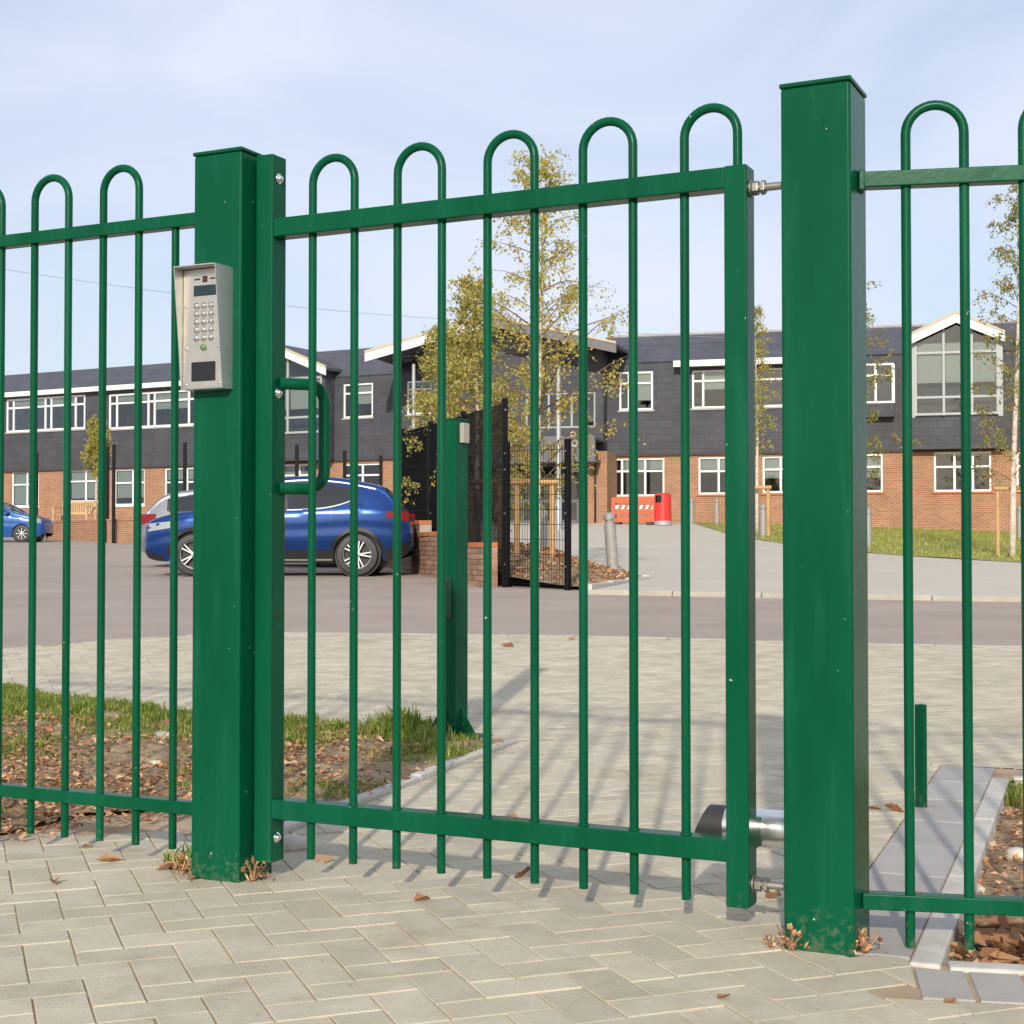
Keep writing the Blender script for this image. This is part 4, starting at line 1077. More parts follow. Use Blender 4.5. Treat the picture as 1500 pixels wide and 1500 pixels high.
# ------------------------------------------------------------------ trees
def birch(name, base, H, lean, leafmat, label, seed, n_br, Lmax, h0, leaves, leaf=.045, droop=.5, trunk_r=.05, shape=.9, twigs=6, group=None, asc=.9):
    rn = random.Random(seed)
    e = thing(name, base, label, 'tree', group)
    tr = MB(); pts = []; rs = []
    ns = 14
    for i in range(ns + 1):
        f = i / ns
        pts.append(Vector((lean[0] * f * H + .05 * math.sin(f * 7 + seed) * H / 7 * f, lean[1] * f * H + .04 * math.cos(f * 5 + seed) * f, f * H - (.1 if i == 0 else 0)))); rs.append(trunk_r * (1 - f) ** .8 + .004)
    tr.tube(pts, rs, 8); tr.build('trunk', BARKW, e, smooth=True)
    def tp(f):
        k = min(ns - 1, int(f * ns)); q = f * ns - k; return pts[k].lerp(pts[k + 1], q)
    br = MB(); lf = MB(); ends = []
    def leafat(p):
        a = Vector((rn.gauss(0, 1), rn.gauss(0, 1), rn.gauss(0, 1) - .5)).normalized(); b = a.orthogonal().normalized()
        b = (Matrix.Rotation(rn.uniform(0, 6.28), 3, a) @ b); s = leaf * rn.uniform(.65, 1.25); c = a.cross(b)
        lf.face([p, p + a * s * .45 + b * s * .38 + c * s * .1, p + a * s, p + a * s * .45 - b * s * .38 + c * s * .1])
    for i in range(n_br):
        f = h0 + (1 - h0) * (i + rn.random() * .7) / n_br; f = min(.985, f)
        az = i * 2.4 + rn.uniform(-.5, .5); q = (f - h0) / (1 - h0)
        L = Lmax * ((1 - q) ** shape) * rn.uniform(.65, 1.15) + .18
        if q < .12: L *= .6 + 3 * q
        p = tp(f); d = Vector((math.cos(az), math.sin(az), asc * rn.uniform(.7, 1.3))).normalized()
        bp = [p.copy()]
        for s_ in range(6):
            d = (d + Vector((0, 0, -droop * .16 * (s_ + .5) / 3)) + Vector((rn.gauss(0, .08), rn.gauss(0, .08), rn.gauss(0, .06)))).normalized(); p = p + d * L / 6; bp.append(p.copy())
        br.tube(bp, [max(.003, .012 * (1 - k / 7) * (L / 1.2)) for k in range(7)], 4, False)
        for w in range(twigs):
            k = rn.uniform(.25, 1); j = min(5, int(k * 6)); q0 = bp[j].lerp(bp[j + 1], k * 6 - j)
            td = (Vector((rn.gauss(0, 1), rn.gauss(0, 1), rn.gauss(-.2, .6))).normalized() * .8 + Vector((0, 0, -droop * .6))).normalized(); tl = rn.uniform(.15, .55) * (.5 + .5 * L / Lmax) * (Lmax / 1.3) ** .5
            tq = [q0]; 
            for s_ in range(3): td = (td + Vector((0, 0, -droop * .3))).normalized(); q0 = q0 + td * tl / 3; tq.append(q0)
            br.tube(tq, .0028, 3, False)
            for z in range(leaves):
                k2 = rn.random(); j2 = min(2, int(k2 * 3)); pp_ = tq[j2].lerp(tq[j2 + 1], k2 * 3 - j2)
                leafat(pp_ + Vector((rn.gauss(0, .035), rn.gauss(0, .035), rn.gauss(0, .035))))
    br.build('branches', TWIG, e); lf.build('crown', leafmat, e)
    return e
def tb(px, py, d): return at(px, py, d)
birch('birch_tree', tb(788, 815, 23.6), 6.35, (.008, 0), LEAF_BIRCH, 'tall slender birch with yellow and orange leaves standing between the timber stakes', 3, 62, 1.95, .13, 13, .056, .55, .05, .7, 9, 'birch trees', asc=.8)
birch('birch_tree', tb(700, 800, 26.4), 4.7, (-.012, 0), LEAF_OLIVE, 'bushy olive leaved birch rising behind the tall black mesh fence', 11, 62, 1.55, .05, 20, .055, .6, .055, .75, 11, 'birch trees', asc=.9)
birch('birch_tree', tb(655, 790, 27.6), 3.9, (-.02, 0), LEAF_OLIVE, 'smaller dense birch beside the lamp post, drooping over the black fence', 19, 50, 1.05, .10, 17, .055, .35, .045, .7, 10, 'birch trees', asc=.9)
birch('birch_tree', tb(1109, 779, 46), 6.9, (.0, 0), LEAF_OLIVE, 'very thin upright birch on the lawn before the school windows', 5, 44, .75, .34, 13, .065, .5, .055, .4, 7, 'birch trees', asc=1.3)
birch('birch_tree', tb(1232, 806, 37), 7.0, (.0, 0), LEAF_GREEN, 'loose green birch half hidden behind the hinge post', 21, 46, 1.9, .22, 16, .07, .6, .05, .55, 8, 'birch trees', asc=.7)
birch('birch_tree', tb(1483, 818, 32), 8.0, (.028, 0), LEAF_GREEN, 'white stemmed leaning birch with sparse leaves beside the lone stake on the lawn', 29, 46, 1.5, .18, 14, .062, .65, .07, .55, 8, 'birch trees', asc=.8)
birch('round_tree', at(141, 756, 60), 3.75, (0, 0), LEAF_OLIVE, 'small narrow olive tree in front of the slate wall', 41, 40, .62, .42, 24, .085, .3, .05, .35, 7, None, asc=1.2)
gc1 = at(1462, 816, 32.3); stake_guard(gc1, gc1 + Vector((.9, -.1, 0)), 1.5, 'pale timber stakes and rail supporting the white stemmed leaning birch')
gd1 = at(1112, 781, 45.7); stake_guard(gd1 + Vector((.28, 0, 0)), gd1 + Vector((-.55, .2, 0)), 1.42, 'timber stakes and rail beside the very thin lawn birch', .06)

# ------------------------------------------------------------------ bollards, lamps, bins
def bollard(px, py, d, h, label, r=.085, lean=0, m_=None):
    p = at(px, py, d); p.z = ground_z(p.x, p.y) + .02
    e = thing('bollard', p, label, 'bollard', 'grey bollards'); e.rotation_euler = (0, lean, 0)
    m = MB(); m.lathe([(r, -.1), (r, h * .78), (r * .97, h * .80)], 20); m.build('shaft', m_ or BOLLARD, e, smooth=True, auto=40)
    m = MB(); m.lathe([(r * .78, h * .795), (r * .78, h * .87), (r * 1.0, h * .875), (r * 1.04, h * .93), (r * .9, h * .975), (r * .4, h), (.005, h)], 20); m.build('head', m_ or BOLLARD, e, smooth=True, auto=40)
    return e
bollard(898, 838, 25.6, 1.0, 'leaning grey bollard at the corner of the planting bed', .10, R(-4))
bollard(797, 812, 32, 1.02, 'grey bollard seen between the timber stakes of the tall birch', .08)
bollard(1013, 766, 54.6, .95, 'grey bollard next to the red litter bin', .09)
bollard(1050, 766, 54.0, .95, 'grey bollard on the lawn under the opened school window', .09)
bollard(1118, 785, 45.0, 1.0, 'grey bollard beside the very thin lawn birch', .10)
bollard(1272, 803, 36.6, 1.0, 'grey bollard at the lawn edge past the hinge post', .085)
bollard(1494, 784, 43.8, 1.0, 'grey bollard on the lawn behind the white stemmed birch', .09)
bollard(728, 788, 44, 1.1, 'grey bollard behind the shaded timber tree guard', .09)
p = at(620, 764, 30.5)
tbm = thing('timber_bollard', (p.x, p.y, ground_z(p.x, p.y)), 'brown timber bollard with white cap before the black mesh fence', 'bollard')
m = MB(); m.bevbox((-.075, -.075, -.1), (.075, .075, .95), .01, 1); m.build('shaft', TIMBER, tbm)
m = MB(); m.bevbox((-.08, -.08, .952), (.08, .08, 1.03), .02, 1); m.build('cap', WHITEP, tbm)
tbm.location = at(620, 764, 29.3)

def lamp(px, d, ytop, label, r=.06, head=True):
    t = at(px, ytop, d); gz = ground_z(t.x, t.y); H = t.z - gz
    e = thing('lamp_post', (t.x, t.y, gz), label, 'lamp post', 'lamp posts')
    m = MB(); m.tube([(0, 0, -.1), (0, 0, 1.2), (0, 0, 1.25), (0, 0, H)], [r * 1.5, r * 1.5, r, r * .85], 14); m.build('column', GALV, e, smooth=True, auto=40)
    m = MB(); m.lathe([(.05, H), (.05, H + .1), (.36, H + .12), (.38, H + .17), (.30, H + .22), (.02, H + .24)], 20); m.build('lamp_head', BLACKSTEEL, e, smooth=True, auto=40)
    return e
lamp(606, 46, 533, 'grey lamp post with flat dark head beside the bushy birches')
lamp(818, 50, 530, 'tall pale grey lamp post in front of the entrance canopy', .08)

# red barrier and bin
p = at(929, 763, 54.2); p.z = ground_z(p.x, p.y) + .03
rbz = thing('safety_barrier', p, 'orange red plastic safety barrier with white striped band below the window', 'barrier', rotz=FR.a)
m = MB(); H = .98; Wd = 1.65
m.box((-Wd / 2, -.03, .10), (-Wd / 2 + .12, .03, H)); m.box((Wd / 2 - .12, -.03, .10), (Wd / 2, .03, H)); m.box((-Wd / 2 + .12, -.028, H - .18), (Wd / 2 - .12, .028, H)); m.box((-Wd / 2 + .12, -.028, .38), (Wd / 2 - .12, .028, .50)); m.box((-Wd / 2 + .12, -.028, .10), (Wd / 2 - .12, .028, .22))
for i in range(5): x = -Wd / 2 + .25 + i * .28; m.box((x, -.024, .22), (x + .05, .024, .38))
m.build('frame', ORANGEP, rbz)
m = MB(); m.box((-Wd / 2 + .14, -.036, .56), (Wd / 2 - .14, -.01, .70)); sb = m.build('reflective_band', WHITEP, rbz)
for i in range(6):
    x = -Wd / 2 + .22 + i * .22; q = MB(); q.prism([(x, .562), (x + .13, .562), (x + .19, .698), (x + .06, .698)], -.041, -.0365); q.build('stripe', ORANGEP, sb)
for sx in (-.6, .6):
    m = MB(); m.box((sx - .12, -.25, 0), (sx + .12, .25, .095)); m.build('foot', RUBBER, rbz)
p = at(971, 769, 53.6); p.z = ground_z(p.x, p.y) + .03
bn = thing('litter_bin', p, 'round red plastic litter bin with grey base', 'litter bin')
m = MB(); m.lathe([(.31, .16), (.30, .80)], 28); m.build('body', REDP, bn, smooth=True, auto=40)
m = MB(); m.lathe([(.325, 0), (.32, .155)], 28); m.build('base', GALV, bn, smooth=True, auto=40)
m = MB()
for k in range(28):
    a0_, a1_ = 2 * math.pi * k / 28, 2 * math.pi * (k + 1) / 28
    if 3.6 < (a0_ + a1_) / 2 < 4.5: continue
    m.mesh([(.30 * math.cos(a0_), .30 * math.sin(a0_), .8005), (.30 * math.cos(a1_), .30 * math.sin(a1_), .8005), (.30 * math.cos(a1_), .30 * math.sin(a1_), 1.06), (.30 * math.cos(a0_), .30 * math.sin(a0_), 1.06)], [(0, 1, 2, 3)])
m.lathe([(.30, 1.06), (.28, 1.11), (.18, 1.15), (.01, 1.16)], 28); m.build('hood', REDP, bn, smooth=True, auto=40)
m = MB(); m.lathe([(.27, .78), (.27, 1.05)], 20); m.build('liner', BLACKP, bn)

# black fence posts among the cars, bench, low walls by the left wing
bp_spots = [(54, 665, 756, 57), (150, 664, 762, 53), (158, 655, 762, 52.4), (167, 652, 762, 51.8), (271, 649, 740, 46), (412, 655, 735, 43), (435, 652, 735, 42), (505, 661, 735, 44), (558, 668, 735, 45)]
pm_ = {}
for i, (px_, y0, y1, d) in enumerate(bp_spots):
    t = at(px_, y0, d); gz = ground_z(t.x, t.y); h = t.z - gz
    near = ['beside the blue hatchback', 'first of three by the narrow olive tree', 'second of three by the narrow olive tree', 'third of three by the narrow olive tree', 'behind the silver car', 'above the blue car roof near the pull handle', 'inside the pull handle loop above the car roof', 'left of the small four pane window', 'right of the small four pane window'][i]
    e = thing('fence_post', (t.x, t.y, gz), 'thin black steel fence post ' + near, 'post', 'black fence posts by the car park')
    m = MB(); m.bevbox((-.05, -.05, -.2), (.05, .05, h), .005, 1); m.build('post', BLACKSTEEL, e)
    m = MB(); m.bevbox((-.06, -.06, h), (.06, .06, h + .04), .01, 1); m.build('cap', BLACKP, e)
def lowwall(pa, pb, h, label):
    d = pb - pa; gz = min(ground_z(pa.x, pa.y), ground_z(pb.x, pb.y))
    e = thing('low_brick_wall', (pa.x, pa.y, gz), label, 'wall', rotz=math.atan2(d.y, d.x))
    m = MB(); m.box((0, 0, -.3), (d.length, .22, h)); m.build('brickwork', BRICK, e)
    n = int(d.length / .3)
    for i in range(n):
        m = MB(); m.bevbox((d.length * i / n + .004, -.02, h), (d.length * (i + 1) / n - .004, .24, h + .07), .006, 1); m.build('coping_brick', BRICK, e)
lowwall(at(66, 790, 58.0), at(152, 790, 55.0), .72, 'low brick wall under the wooden bench by the left school wing')
lowwall(at(146, 797, 52.6), at(330, 797, 48.5), .78, 'low brick wall behind the silver car')
p = at(106, 768, 58.2)
bz = ground_z(p.x, p.y)
bench = thing('wooden_bench', (p.x, p.y + .3, bz), 'pale slatted wooden bench behind the low wall by the school', 'bench', rotz=FL.a)
BWD = 1.75
for i in range(15):
    x = -BWD / 2 + .07 + i * (BWD - .14) / 14; m = MB(); m.box((x - .025, .20, 1.02), (x + .025, .23, 1.42)); m.build('back_slat', BENCHW, bench)
for z in (.98, 1.42): m = MB(); m.box((-BWD / 2, .19, z), (BWD / 2, .24, z + .07)); m.build('back_rail', BENCHW, bench)
for i in range(4): m = MB(); m.box((-BWD / 2, -.28 + .12 * i, .93), (BWD / 2, -.19 + .12 * i, .955)); m.build('seat_slat', BENCHW, bench)
for sx in (-1, 1):
    for y in (-.27, .19): m = MB(); m.box((sx * BWD / 2 - .04, y, -.1), (sx * BWD / 2 + .04, y + .05, 1.22 if y < 0 else 1.5)); m.build('leg', BENCHW, bench)
    m = MB(); m.box((sx * BWD / 2 - .05, -.3, 1.222), (sx * BWD / 2 + .05, .19, 1.26)); m.build('arm_rest', BENCHW, bench)

# overhead wires
for label, a, b, sag in (('thin overhead cable crossing the sky to the entrance gable', at(-60, 384, 48), at(700, 470, 58), .25), ('thin overhead cable above the right school roof ridge', at(700, 468, 58.2), at(1120, 497, 57), .1)):
    m = MB(); m.tube([a.lerp(b, k / 20) - Vector((0, 0, 4 * sag * (k / 20) * (1 - k / 20))) for k in range(21)], .008, 6)
    tag(m.build('overhead_cable', CABLE, smooth=True), label, 'cable')

# ------------------------------------------------------------------ cars
def curve(tab, x):
    """smooth interpolation through points"""
    if x <= tab[0][0]: return tab[0][1]
    if x >= tab[-1][0]: return tab[-1][1]
    for i in range(len(tab) - 1):
        if x <= tab[i + 1][0]:
            x0, y0 = tab[i]; x1, y1 = tab[i + 1]
            m0 = (y1 - tab[i - 1][1]) / (x1 - tab[i - 1][0]) if i else (y1 - y0) / (x1 - x0)
            m1 = (tab[i + 2][1] - y0) / (tab[i + 2][0] - x0) if i + 2 < len(tab) else (y1 - y0) / (x1 - x0)
            h = x1 - x0; t = (x - x0) / h
            return (2*t**3-3*t**2+1)*y0 + (t**3-2*t**2+t)*h*m0 + (-2*t**3+3*t**2)*y1 + (t**3-t**2)*h*m1
def car(name, label, loc, rotz, c, scale=1.0):
    L = c['L']; T = c['top']; P = c['plan']; WR = c['wr']; xf, xr = c['axles']
    paint = c['paint']
    e = thing(name, loc, label, 'car', 'parked cars', rotz=rotz); e.scale = (scale,) * 3
    zc = WR; ar = WR + .045
    def zb(x):
        b = curve(c['bot'], x)
        for xc in (xf, xr):
            q = ar * ar - (x - xc) ** 2
            if q > 0: b = max(b, zc + math.sqrt(q))
        return b
    belt = c['belt']
    def Sz(x, z):
        bz = curve(belt, x)
        if z <= bz:
            return lerp_tab([(0, .87), (.2, .905), (.40, .955), (.52, .995), (.58, 1.0), (.72, .992), (.80, 1.0), (.92, .99), (1.2, .965)], z / bz * .98)
        q = (z - bz) / .6
        return .965 - .24 * q - .05 * q * q
    def side(x, z): return curve(P, x) * Sz(x, z)
    rc = .075
    xs = [0, .01, .03, .06] + [.1 + i * .05 for i in range(int((L - .2) / .05) + 1)] + [L - .06, L - .03, L - .01, L]
    for xc in (xf, xr):
        for q in (-1, 1): xs += [xc + q * ar * .999, xc + q * ar * .985, xc + q * ar * .95, xc + q * ar * .9, xc + q * ar * .8]
    xs = sorted(set(round(x, 4) for x in xs))
    zlev = [.2 + .055 * i for i in range(30)]
    m = MB(); rows = []
    for x in xs:
        b, t = zb(x), curve(T, x); sh = max(b + .01, t - rc)
        pts = []
        for z in [b] + zlev:
            zz = min(max(z, b), sh); pts.append((side(x, zz), zz))
        ys = side(x, sh); r_ = min(rc, ys * .5)
        for k in range(1, 6):
            a_ = math.pi / 2 * k / 5; pts.append((ys - r_ + r_ * math.cos(a_), sh + (t - sh) * math.sin(a_)))
        yt = ys - r_
        for k in range(1, 5): y = yt * (1 - k / 4); pts.append((y, t + .02 * (1 - (y / yt) ** 2)))
        rows.append([(x, -y, z) for y, z in pts] + [(x, y, z) for y, z in reversed(pts[:-1])])
    n = len(rows[0]); vs = [p for r_ in rows for p in r_]
    fs = [(i * n + k, (i + 1) * n + k, (i + 1) * n + k + 1, i * n + k + 1) for i in range(len(rows) - 1) for k in range(n - 1)]
    fs += [tuple(range(n - 1, -1, -1)), tuple(range((len(rows) - 1) * n, len(rows) * n))]
    m.mesh(vs, fs)
    m.build('body', paint, e, fix=True, auto=38)
    def patch(name, x0, x1, zlo, zhi, mt, off=.006, nx=24, nz=5, parent=e, near_only=False):
        for sgn in ((-1,) if near_only else (-1, 1)):
            mb = MB(); vs = []
            for i in range(nx + 1):
                x = x0 + (x1 - x0) * i / nx; a_, b_ = zlo(x), zhi(x)
                for j in range(nz + 1):
                    z = a_ + (max(b_, a_ + .001) - a_) * j / nz; vs.append((x, sgn * (side(x, min(z, curve(T, x) - rc)) + off), z))
            k = nz + 1
            mb.mesh(vs, [((i * k + j), (i + 1) * k + j, (i + 1) * k + j + 1, i * k + j + 1) if sgn < 0 else ((i * k + j), i * k + j + 1, (i + 1) * k + j + 1, (i + 1) * k + j) for i in range(nx) for j in range(nz)])
            mb.build(name, mt, parent, smooth=True)
    # side glass, one per door
    for x0, x1 in c['dlo']:
        zl = lambda x: curve(c['dlo_lo'], x); zh = lambda x: min(curve(T, x) - .10, curve(c['dlo_hi'], x))
        patch('side_window', x0, x1, zl, zh, CARGLASS, .004)
        patch('window_trim', x0 - .01, x1 + .01, lambda x: curve(c['dlo_lo'], x) - .022, lambda x: curve(c['dlo_lo'], x) - .002, CHROME if c.get('chrome') else BLACKP, .006, nz=1)
    x0, x1 = c['dlo'][0][0], c['dlo'][-1][1]
    patch('pillar_trim', x0 + .06, x1 + .05, lambda x: curve(c['dlo_lo'], x), lambda x: min(curve(T, x) - .095, curve(c['dlo_hi'], x) + .010), BLACKP, .002)
    if c.get('chrome'): patch('roof_edge_strip', 1.75, 3.75, lambda x: curve(T, x) - .078, lambda x: curve(T, x) - .060, CHROME, .006, nz=1)  # narrow bright chrome strip along the roof edge
    # screens
    for nm, (x0, x1) in (('windscreen', c['screen']), ('rear_window', c['rear'])):
        mb = MB(); vs = []; k = 9
        for i in range(9):
            x = x0 + (x1 - x0) * i / 8; t = curve(T, x); w = side(x, t - rc) - rc - .01
            for j in range(k): y = w * (2 * j / (k - 1) - 1); vs.append((x, y, t + .02 * (1 - (y / (w + .01)) ** 2) + .005))
        mb.mesh(vs, [(i * k + j, (i + 1) * k + j, (i + 1) * k + j + 1, i * k + j + 1) for i in range(8) for j in range(k - 1)]); mb.build(nm, CARGLASS, e, smooth=True, fix=True)
    # lamps, handles, lines
    h0, h1, hz0, hz1 = c['head']
    patch('headlight', h0, h1, lambda x: hz0 + (x - h0) * .16, lambda x: hz1 + (x - h0) * .10, mat('headlight', (.30, .33, .36), .06, spec=.9) if 'headlight' not in MATS else MATS['headlight'], .006, 10, 4)
    t0, t1, tz0, tz1 = c['tail']
    patch('tail_light', t0, t1, lambda x: tz0 + .0 * x + (tz1 - tz0) * .45 * (1 - (x - t0) / (t1 - t0)), lambda x: tz1, mat('tail_light', (.20, .008, .008), .15, spec=.4) if 'tail_light' not in MATS else MATS['tail_light'], .008, 10, 4)
    for x in c['lines']: patch('door_gap', x, x + .010, lambda q: curve(c['bot'], q) + .12, lambda q: curve(c['dlo_lo'], q) - .02, BLACKP, .0025, 1, 10)
    for x in c['handles']:
        for sgn in (-1, 1): mb = MB(); y = sgn * (side(x, c['hz']) + .018); mb.bevbox((x - .1, y - .012, c['hz'] - .016), (x + .1, y + .012, c['hz'] + .016), .008, 2); mb.build('door_handle', CHROME if c.get('chrome') else paint, e)
    mx_ = c['mirror']
    for sgn in (-1, 1):
        mb = MB(); y = sgn * (side(mx_, 1.0) + .10); M = Matrix.Translation((mx_, y, c['mz'])) @ Matrix.Diagonal((.09, .12, .075, 1))
        bm = bmesh.new(); bmesh.ops.create_icosphere(bm, subdivisions=2, radius=1)
        mb.mesh([M @ v.co for v in bm.verts], [tuple(v.index for v in f.verts) for f in bm.faces]); bm.free(); mb.build('wing_mirror', paint, e, smooth=True)
    # dark cladding along the sills and round the arches
    if c.get('clad'):
        patch('sill_trim', xf + ar, xr - ar, lambda x: curve(c['bot'], x) + .0, lambda x: curve(c['bot'], x) + .20, BLACKP, .008, nz=2)
        patch('sill_strip', xf + ar + .02, xr - ar - .02, lambda x: curve(c['bot'], x) + .03, lambda x: curve(c['bot'], x) + .055, CHROME, .014, nz=1)
        patch('bumper_trim', L - .42, L - .03, lambda x: curve(c['bot'], x), lambda x: curve(c['bot'], x) + .2, BLACKP, .008)
        patch('bumper_trim', .05, .36, lambda x: curve(c['bot'], x), lambda x: curve(c['bot'], x) + .1, BLACKP, .008)
    for xc in (xf, xr):
        for sgn in (-1, 1):
            mb = MB(); vs = []
            for i in range(25):
                a_ = math.pi * i / 24
                for rr in (ar - .004, ar + (.05 if c.get('clad') else .018)):
                    x, z = xc + rr * math.cos(a_), zc + rr * math.sin(a_) * (1 if True else 1); vs.append((x, sgn * (side(x, z) + .010), z))
            mb.mesh(vs, [(2 * i, 2 * i + 1, 2 * i + 3, 2 * i + 2) for i in range(24)])
            mb.build('arch_trim', BLACKP if c.get('clad') else paint, e, smooth=True, fix=True)
        mb = MB(); mb.lathe([(ar - .006, -.78), (ar - .006, .78)], 32, Matrix.Translation((xc, 0, zc)) @ Matrix.Rotation(R(90), 4, 'X')); mb.build('wheel_well', BLACKP, e)
        for sgn in (-1, 1):
            y = sgn * (side(xc, zc + ar) - .03)
            M = Matrix.Translation((xc, y, zc)) @ Matrix.Rotation(R(90) * (1 if sgn < 0 else -1), 4, 'X')
            mb = MB(); mb.lathe([(WR * .66, -.2), (WR * .9, -.2), (WR, -.16), (WR, -.02), (WR * .95, .012), (WR * .72, .02), (WR * .68, .0)], 40, M, caps=False); wh = mb.build('wheel', RUBBER, e, smooth=True, auto=40)
            mb = MB(); mb.lathe([(WR * .69, .012), (WR * .69, .002), (WR * .655, -.004), (WR * .64, -.10)], 40, M, caps=False)
            for q in range(c['spokes']):
                for w in ((-.16, .16) if c.get('twin') else (0,)):
                    a_ = 2 * math.pi * q / c['spokes'] + w
                    Ms = M @ Matrix.Rotation(a_, 4, 'Z'); mb.bevbox((.03, -.014, -.03), (WR * .665, .014, .004), .006, 1, Ms)
            mb.lathe([(.05, -.03), (.05, .004), (.03, .010), (.004, .011)], 20, M)
            mb.build('rim', c['rim'], wh, auto=40)
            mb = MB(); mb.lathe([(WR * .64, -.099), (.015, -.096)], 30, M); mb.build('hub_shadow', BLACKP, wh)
    return e
BLUE = mat('blue_car_paint', (.003, .042, .20), .22, .6, coat=.5)
SKYBLUE = mat('bright_blue_car_paint', (.008, .09, .34), .25, .2, coat=.8)
SILVER = mat('silver_car_paint', (.25, .26, .28), .3, .6, coat=.7)
ALLOY = mat('alloy_rim', (.68, .68, .68), .3, .85)
suv = dict(L=4.33, wr=.335, axles=(.86, 3.47), paint=BLUE, rim=ALLOY, spokes=5, twin=True, clad=True, chrome=True,
    top=[(0, .66), (.04, .80), (.14, .89), (.5, .99), (1.0, 1.06), (1.22, 1.11), (1.6, 1.34), (1.95, 1.51), (2.3, 1.585), (2.75, 1.60), (3.2, 1.565), (3.55, 1.50), (3.84, 1.43), (3.96, 1.34), (4.08, 1.18), (4.18, 1.06), (4.26, .96), (4.31, .8), (4.33, .62)],
    bot=[(0, .40), (.12, .27), (.5, .22), (3.8, .22), (4.2, .30), (4.33, .42)],
    plan=[(0, .60), (.05, .70), (.14, .78), (.32, .845), (.7, .885), (2, .89), (3.6, .89), (3.95, .865), (4.18, .80), (4.28, .74), (4.33, .68)],
    belt=[(0, .72), (.5, .88), (1.2, .98), (2.5, 1.02), (3.5, 1.08), (4.33, 1.0)],
    dlo=[(1.38, 2.30), (2.35, 3.42)], dlo_lo=[(1.3, 1.08), (2.3, 1.06), (2.9, 1.09), (3.2, 1.15), (3.5, 1.27)], dlo_hi=[(1.3, 1.10), (1.75, 1.34), (2.1, 1.47), (2.7, 1.51), (3.1, 1.46), (3.45, 1.33)],
    screen=(1.27, 1.95), rear=(3.88, 4.10), head=(.10, .55, .70, .83), tail=(3.93, 4.29, .86, 1.02), lines=(1.3, 2.315, 3.05), handles=(2.1,), hz=.94, mirror=1.45, mz=1.09)
hatch = dict(L=3.85, wr=.30, axles=(.72, 3.2), paint=SKYBLUE, rim=ALLOY, spokes=8,
    top=[(0, .58), (.04, .72), (.15, .82), (.45, .93), (.8, 1.01), (1.0, 1.06), (1.4, 1.30), (1.8, 1.45), (2.2, 1.50), (2.8, 1.48), (3.3, 1.40), (3.55, 1.28), (3.7, 1.05), (3.82, .8), (3.85, .6)],
    bot=[(0, .32), (.12, .22), (.5, .19), (3.4, .19), (3.7, .26), (3.85, .36)],
    plan=[(0, .52), (.05, .64), (.2, .76), (.5, .83), (1.5, .845), (3, .84), (3.5, .79), (3.8, .68), (3.85, .62)],
    belt=[(0, .66), (.5, .82), (1.2, .92), (2.5, .97), (3.85, .98)],
    dlo=[(1.12, 1.98), (2.03, 2.85)], dlo_lo=[(1.0, .99), (2.0, 1.0), (3.0, 1.06)], dlo_hi=[(1.0, 1.02), (1.5, 1.27), (1.9, 1.36), (2.5, 1.38), (3.0, 1.30)],
    screen=(1.05, 1.75), rear=(3.5, 3.68), head=(.08, .5, .66, .82), tail=(3.55, 3.82, .82, 1.05), lines=(1.05, 2.0, 2.9), handles=(1.85, 2.7), hz=.88, mirror=1.25, mz=1.02)
estate = dict(hatch); estate.update(L=4.45, axles=(.85, 3.5), wr=.315, paint=SILVER,
    top=[(0, .60), (.05, .74), (.18, .84), (.55, .93), (1.0, 1.0), (1.25, 1.05), (1.65, 1.28), (2.05, 1.42), (2.5, 1.47), (3.2, 1.45), (3.7, 1.40), (3.95, 1.32), (4.2, 1.08), (4.36, .92), (4.43, .75), (4.45, .58)],
    bot=[(0, .32), (.12, .22), (.5, .2), (4.0, .2), (4.3, .27), (4.45, .36)],
    plan=[(0, .55), (.05, .66), (.2, .78), (.5, .86), (1.5, .885), (3.6, .88), (4.1, .83), (4.38, .74), (4.45, .66)],
    belt=[(0, .66), (.6, .82), (1.4, .92), (3, .97), (4.45, .96)],
    dlo=[(1.38, 2.3), (2.35, 3.2), (3.28, 3.8)], dlo_lo=[(1.3, .99), (2.3, 1.0), (3.9, 1.04)], dlo_hi=[(1.3, 1.02), (1.8, 1.27), (2.2, 1.34), (3.2, 1.35), (3.8, 1.26)],
    screen=(1.3, 2.0), rear=(3.95, 4.22), tail=(4.05, 4.42, .76, .98), lines=(1.3, 2.32, 3.2), handles=(2.1, 3.05), mirror=1.5)
cd = 24.0
fx = (207 - 750) / FPX * (cd + .1)
car('parked_car', 'dark blue compact crossover with twin spoke alloy wheels parked behind the gate', (fx, cd + .9, ground_z(fx + 2, cd + .5)), 0, suv, 1.0)
cd2 = 28.2; rx = (201 - 750) / FPX * cd2
car('parked_car', 'silver estate car parked just behind the dark blue crossover', (rx + 4.45, cd2 + .6, ground_z(rx + 2, cd2)), math.pi, estate)
cd3 = 53.5; nx_ = (64 - 750) / FPX * cd3
car('parked_car', 'bright blue small hatchback parked before the brick school wall', (nx_, cd3 + .6, ground_z(nx_ - 1.5, cd3)), math.pi, hatch)

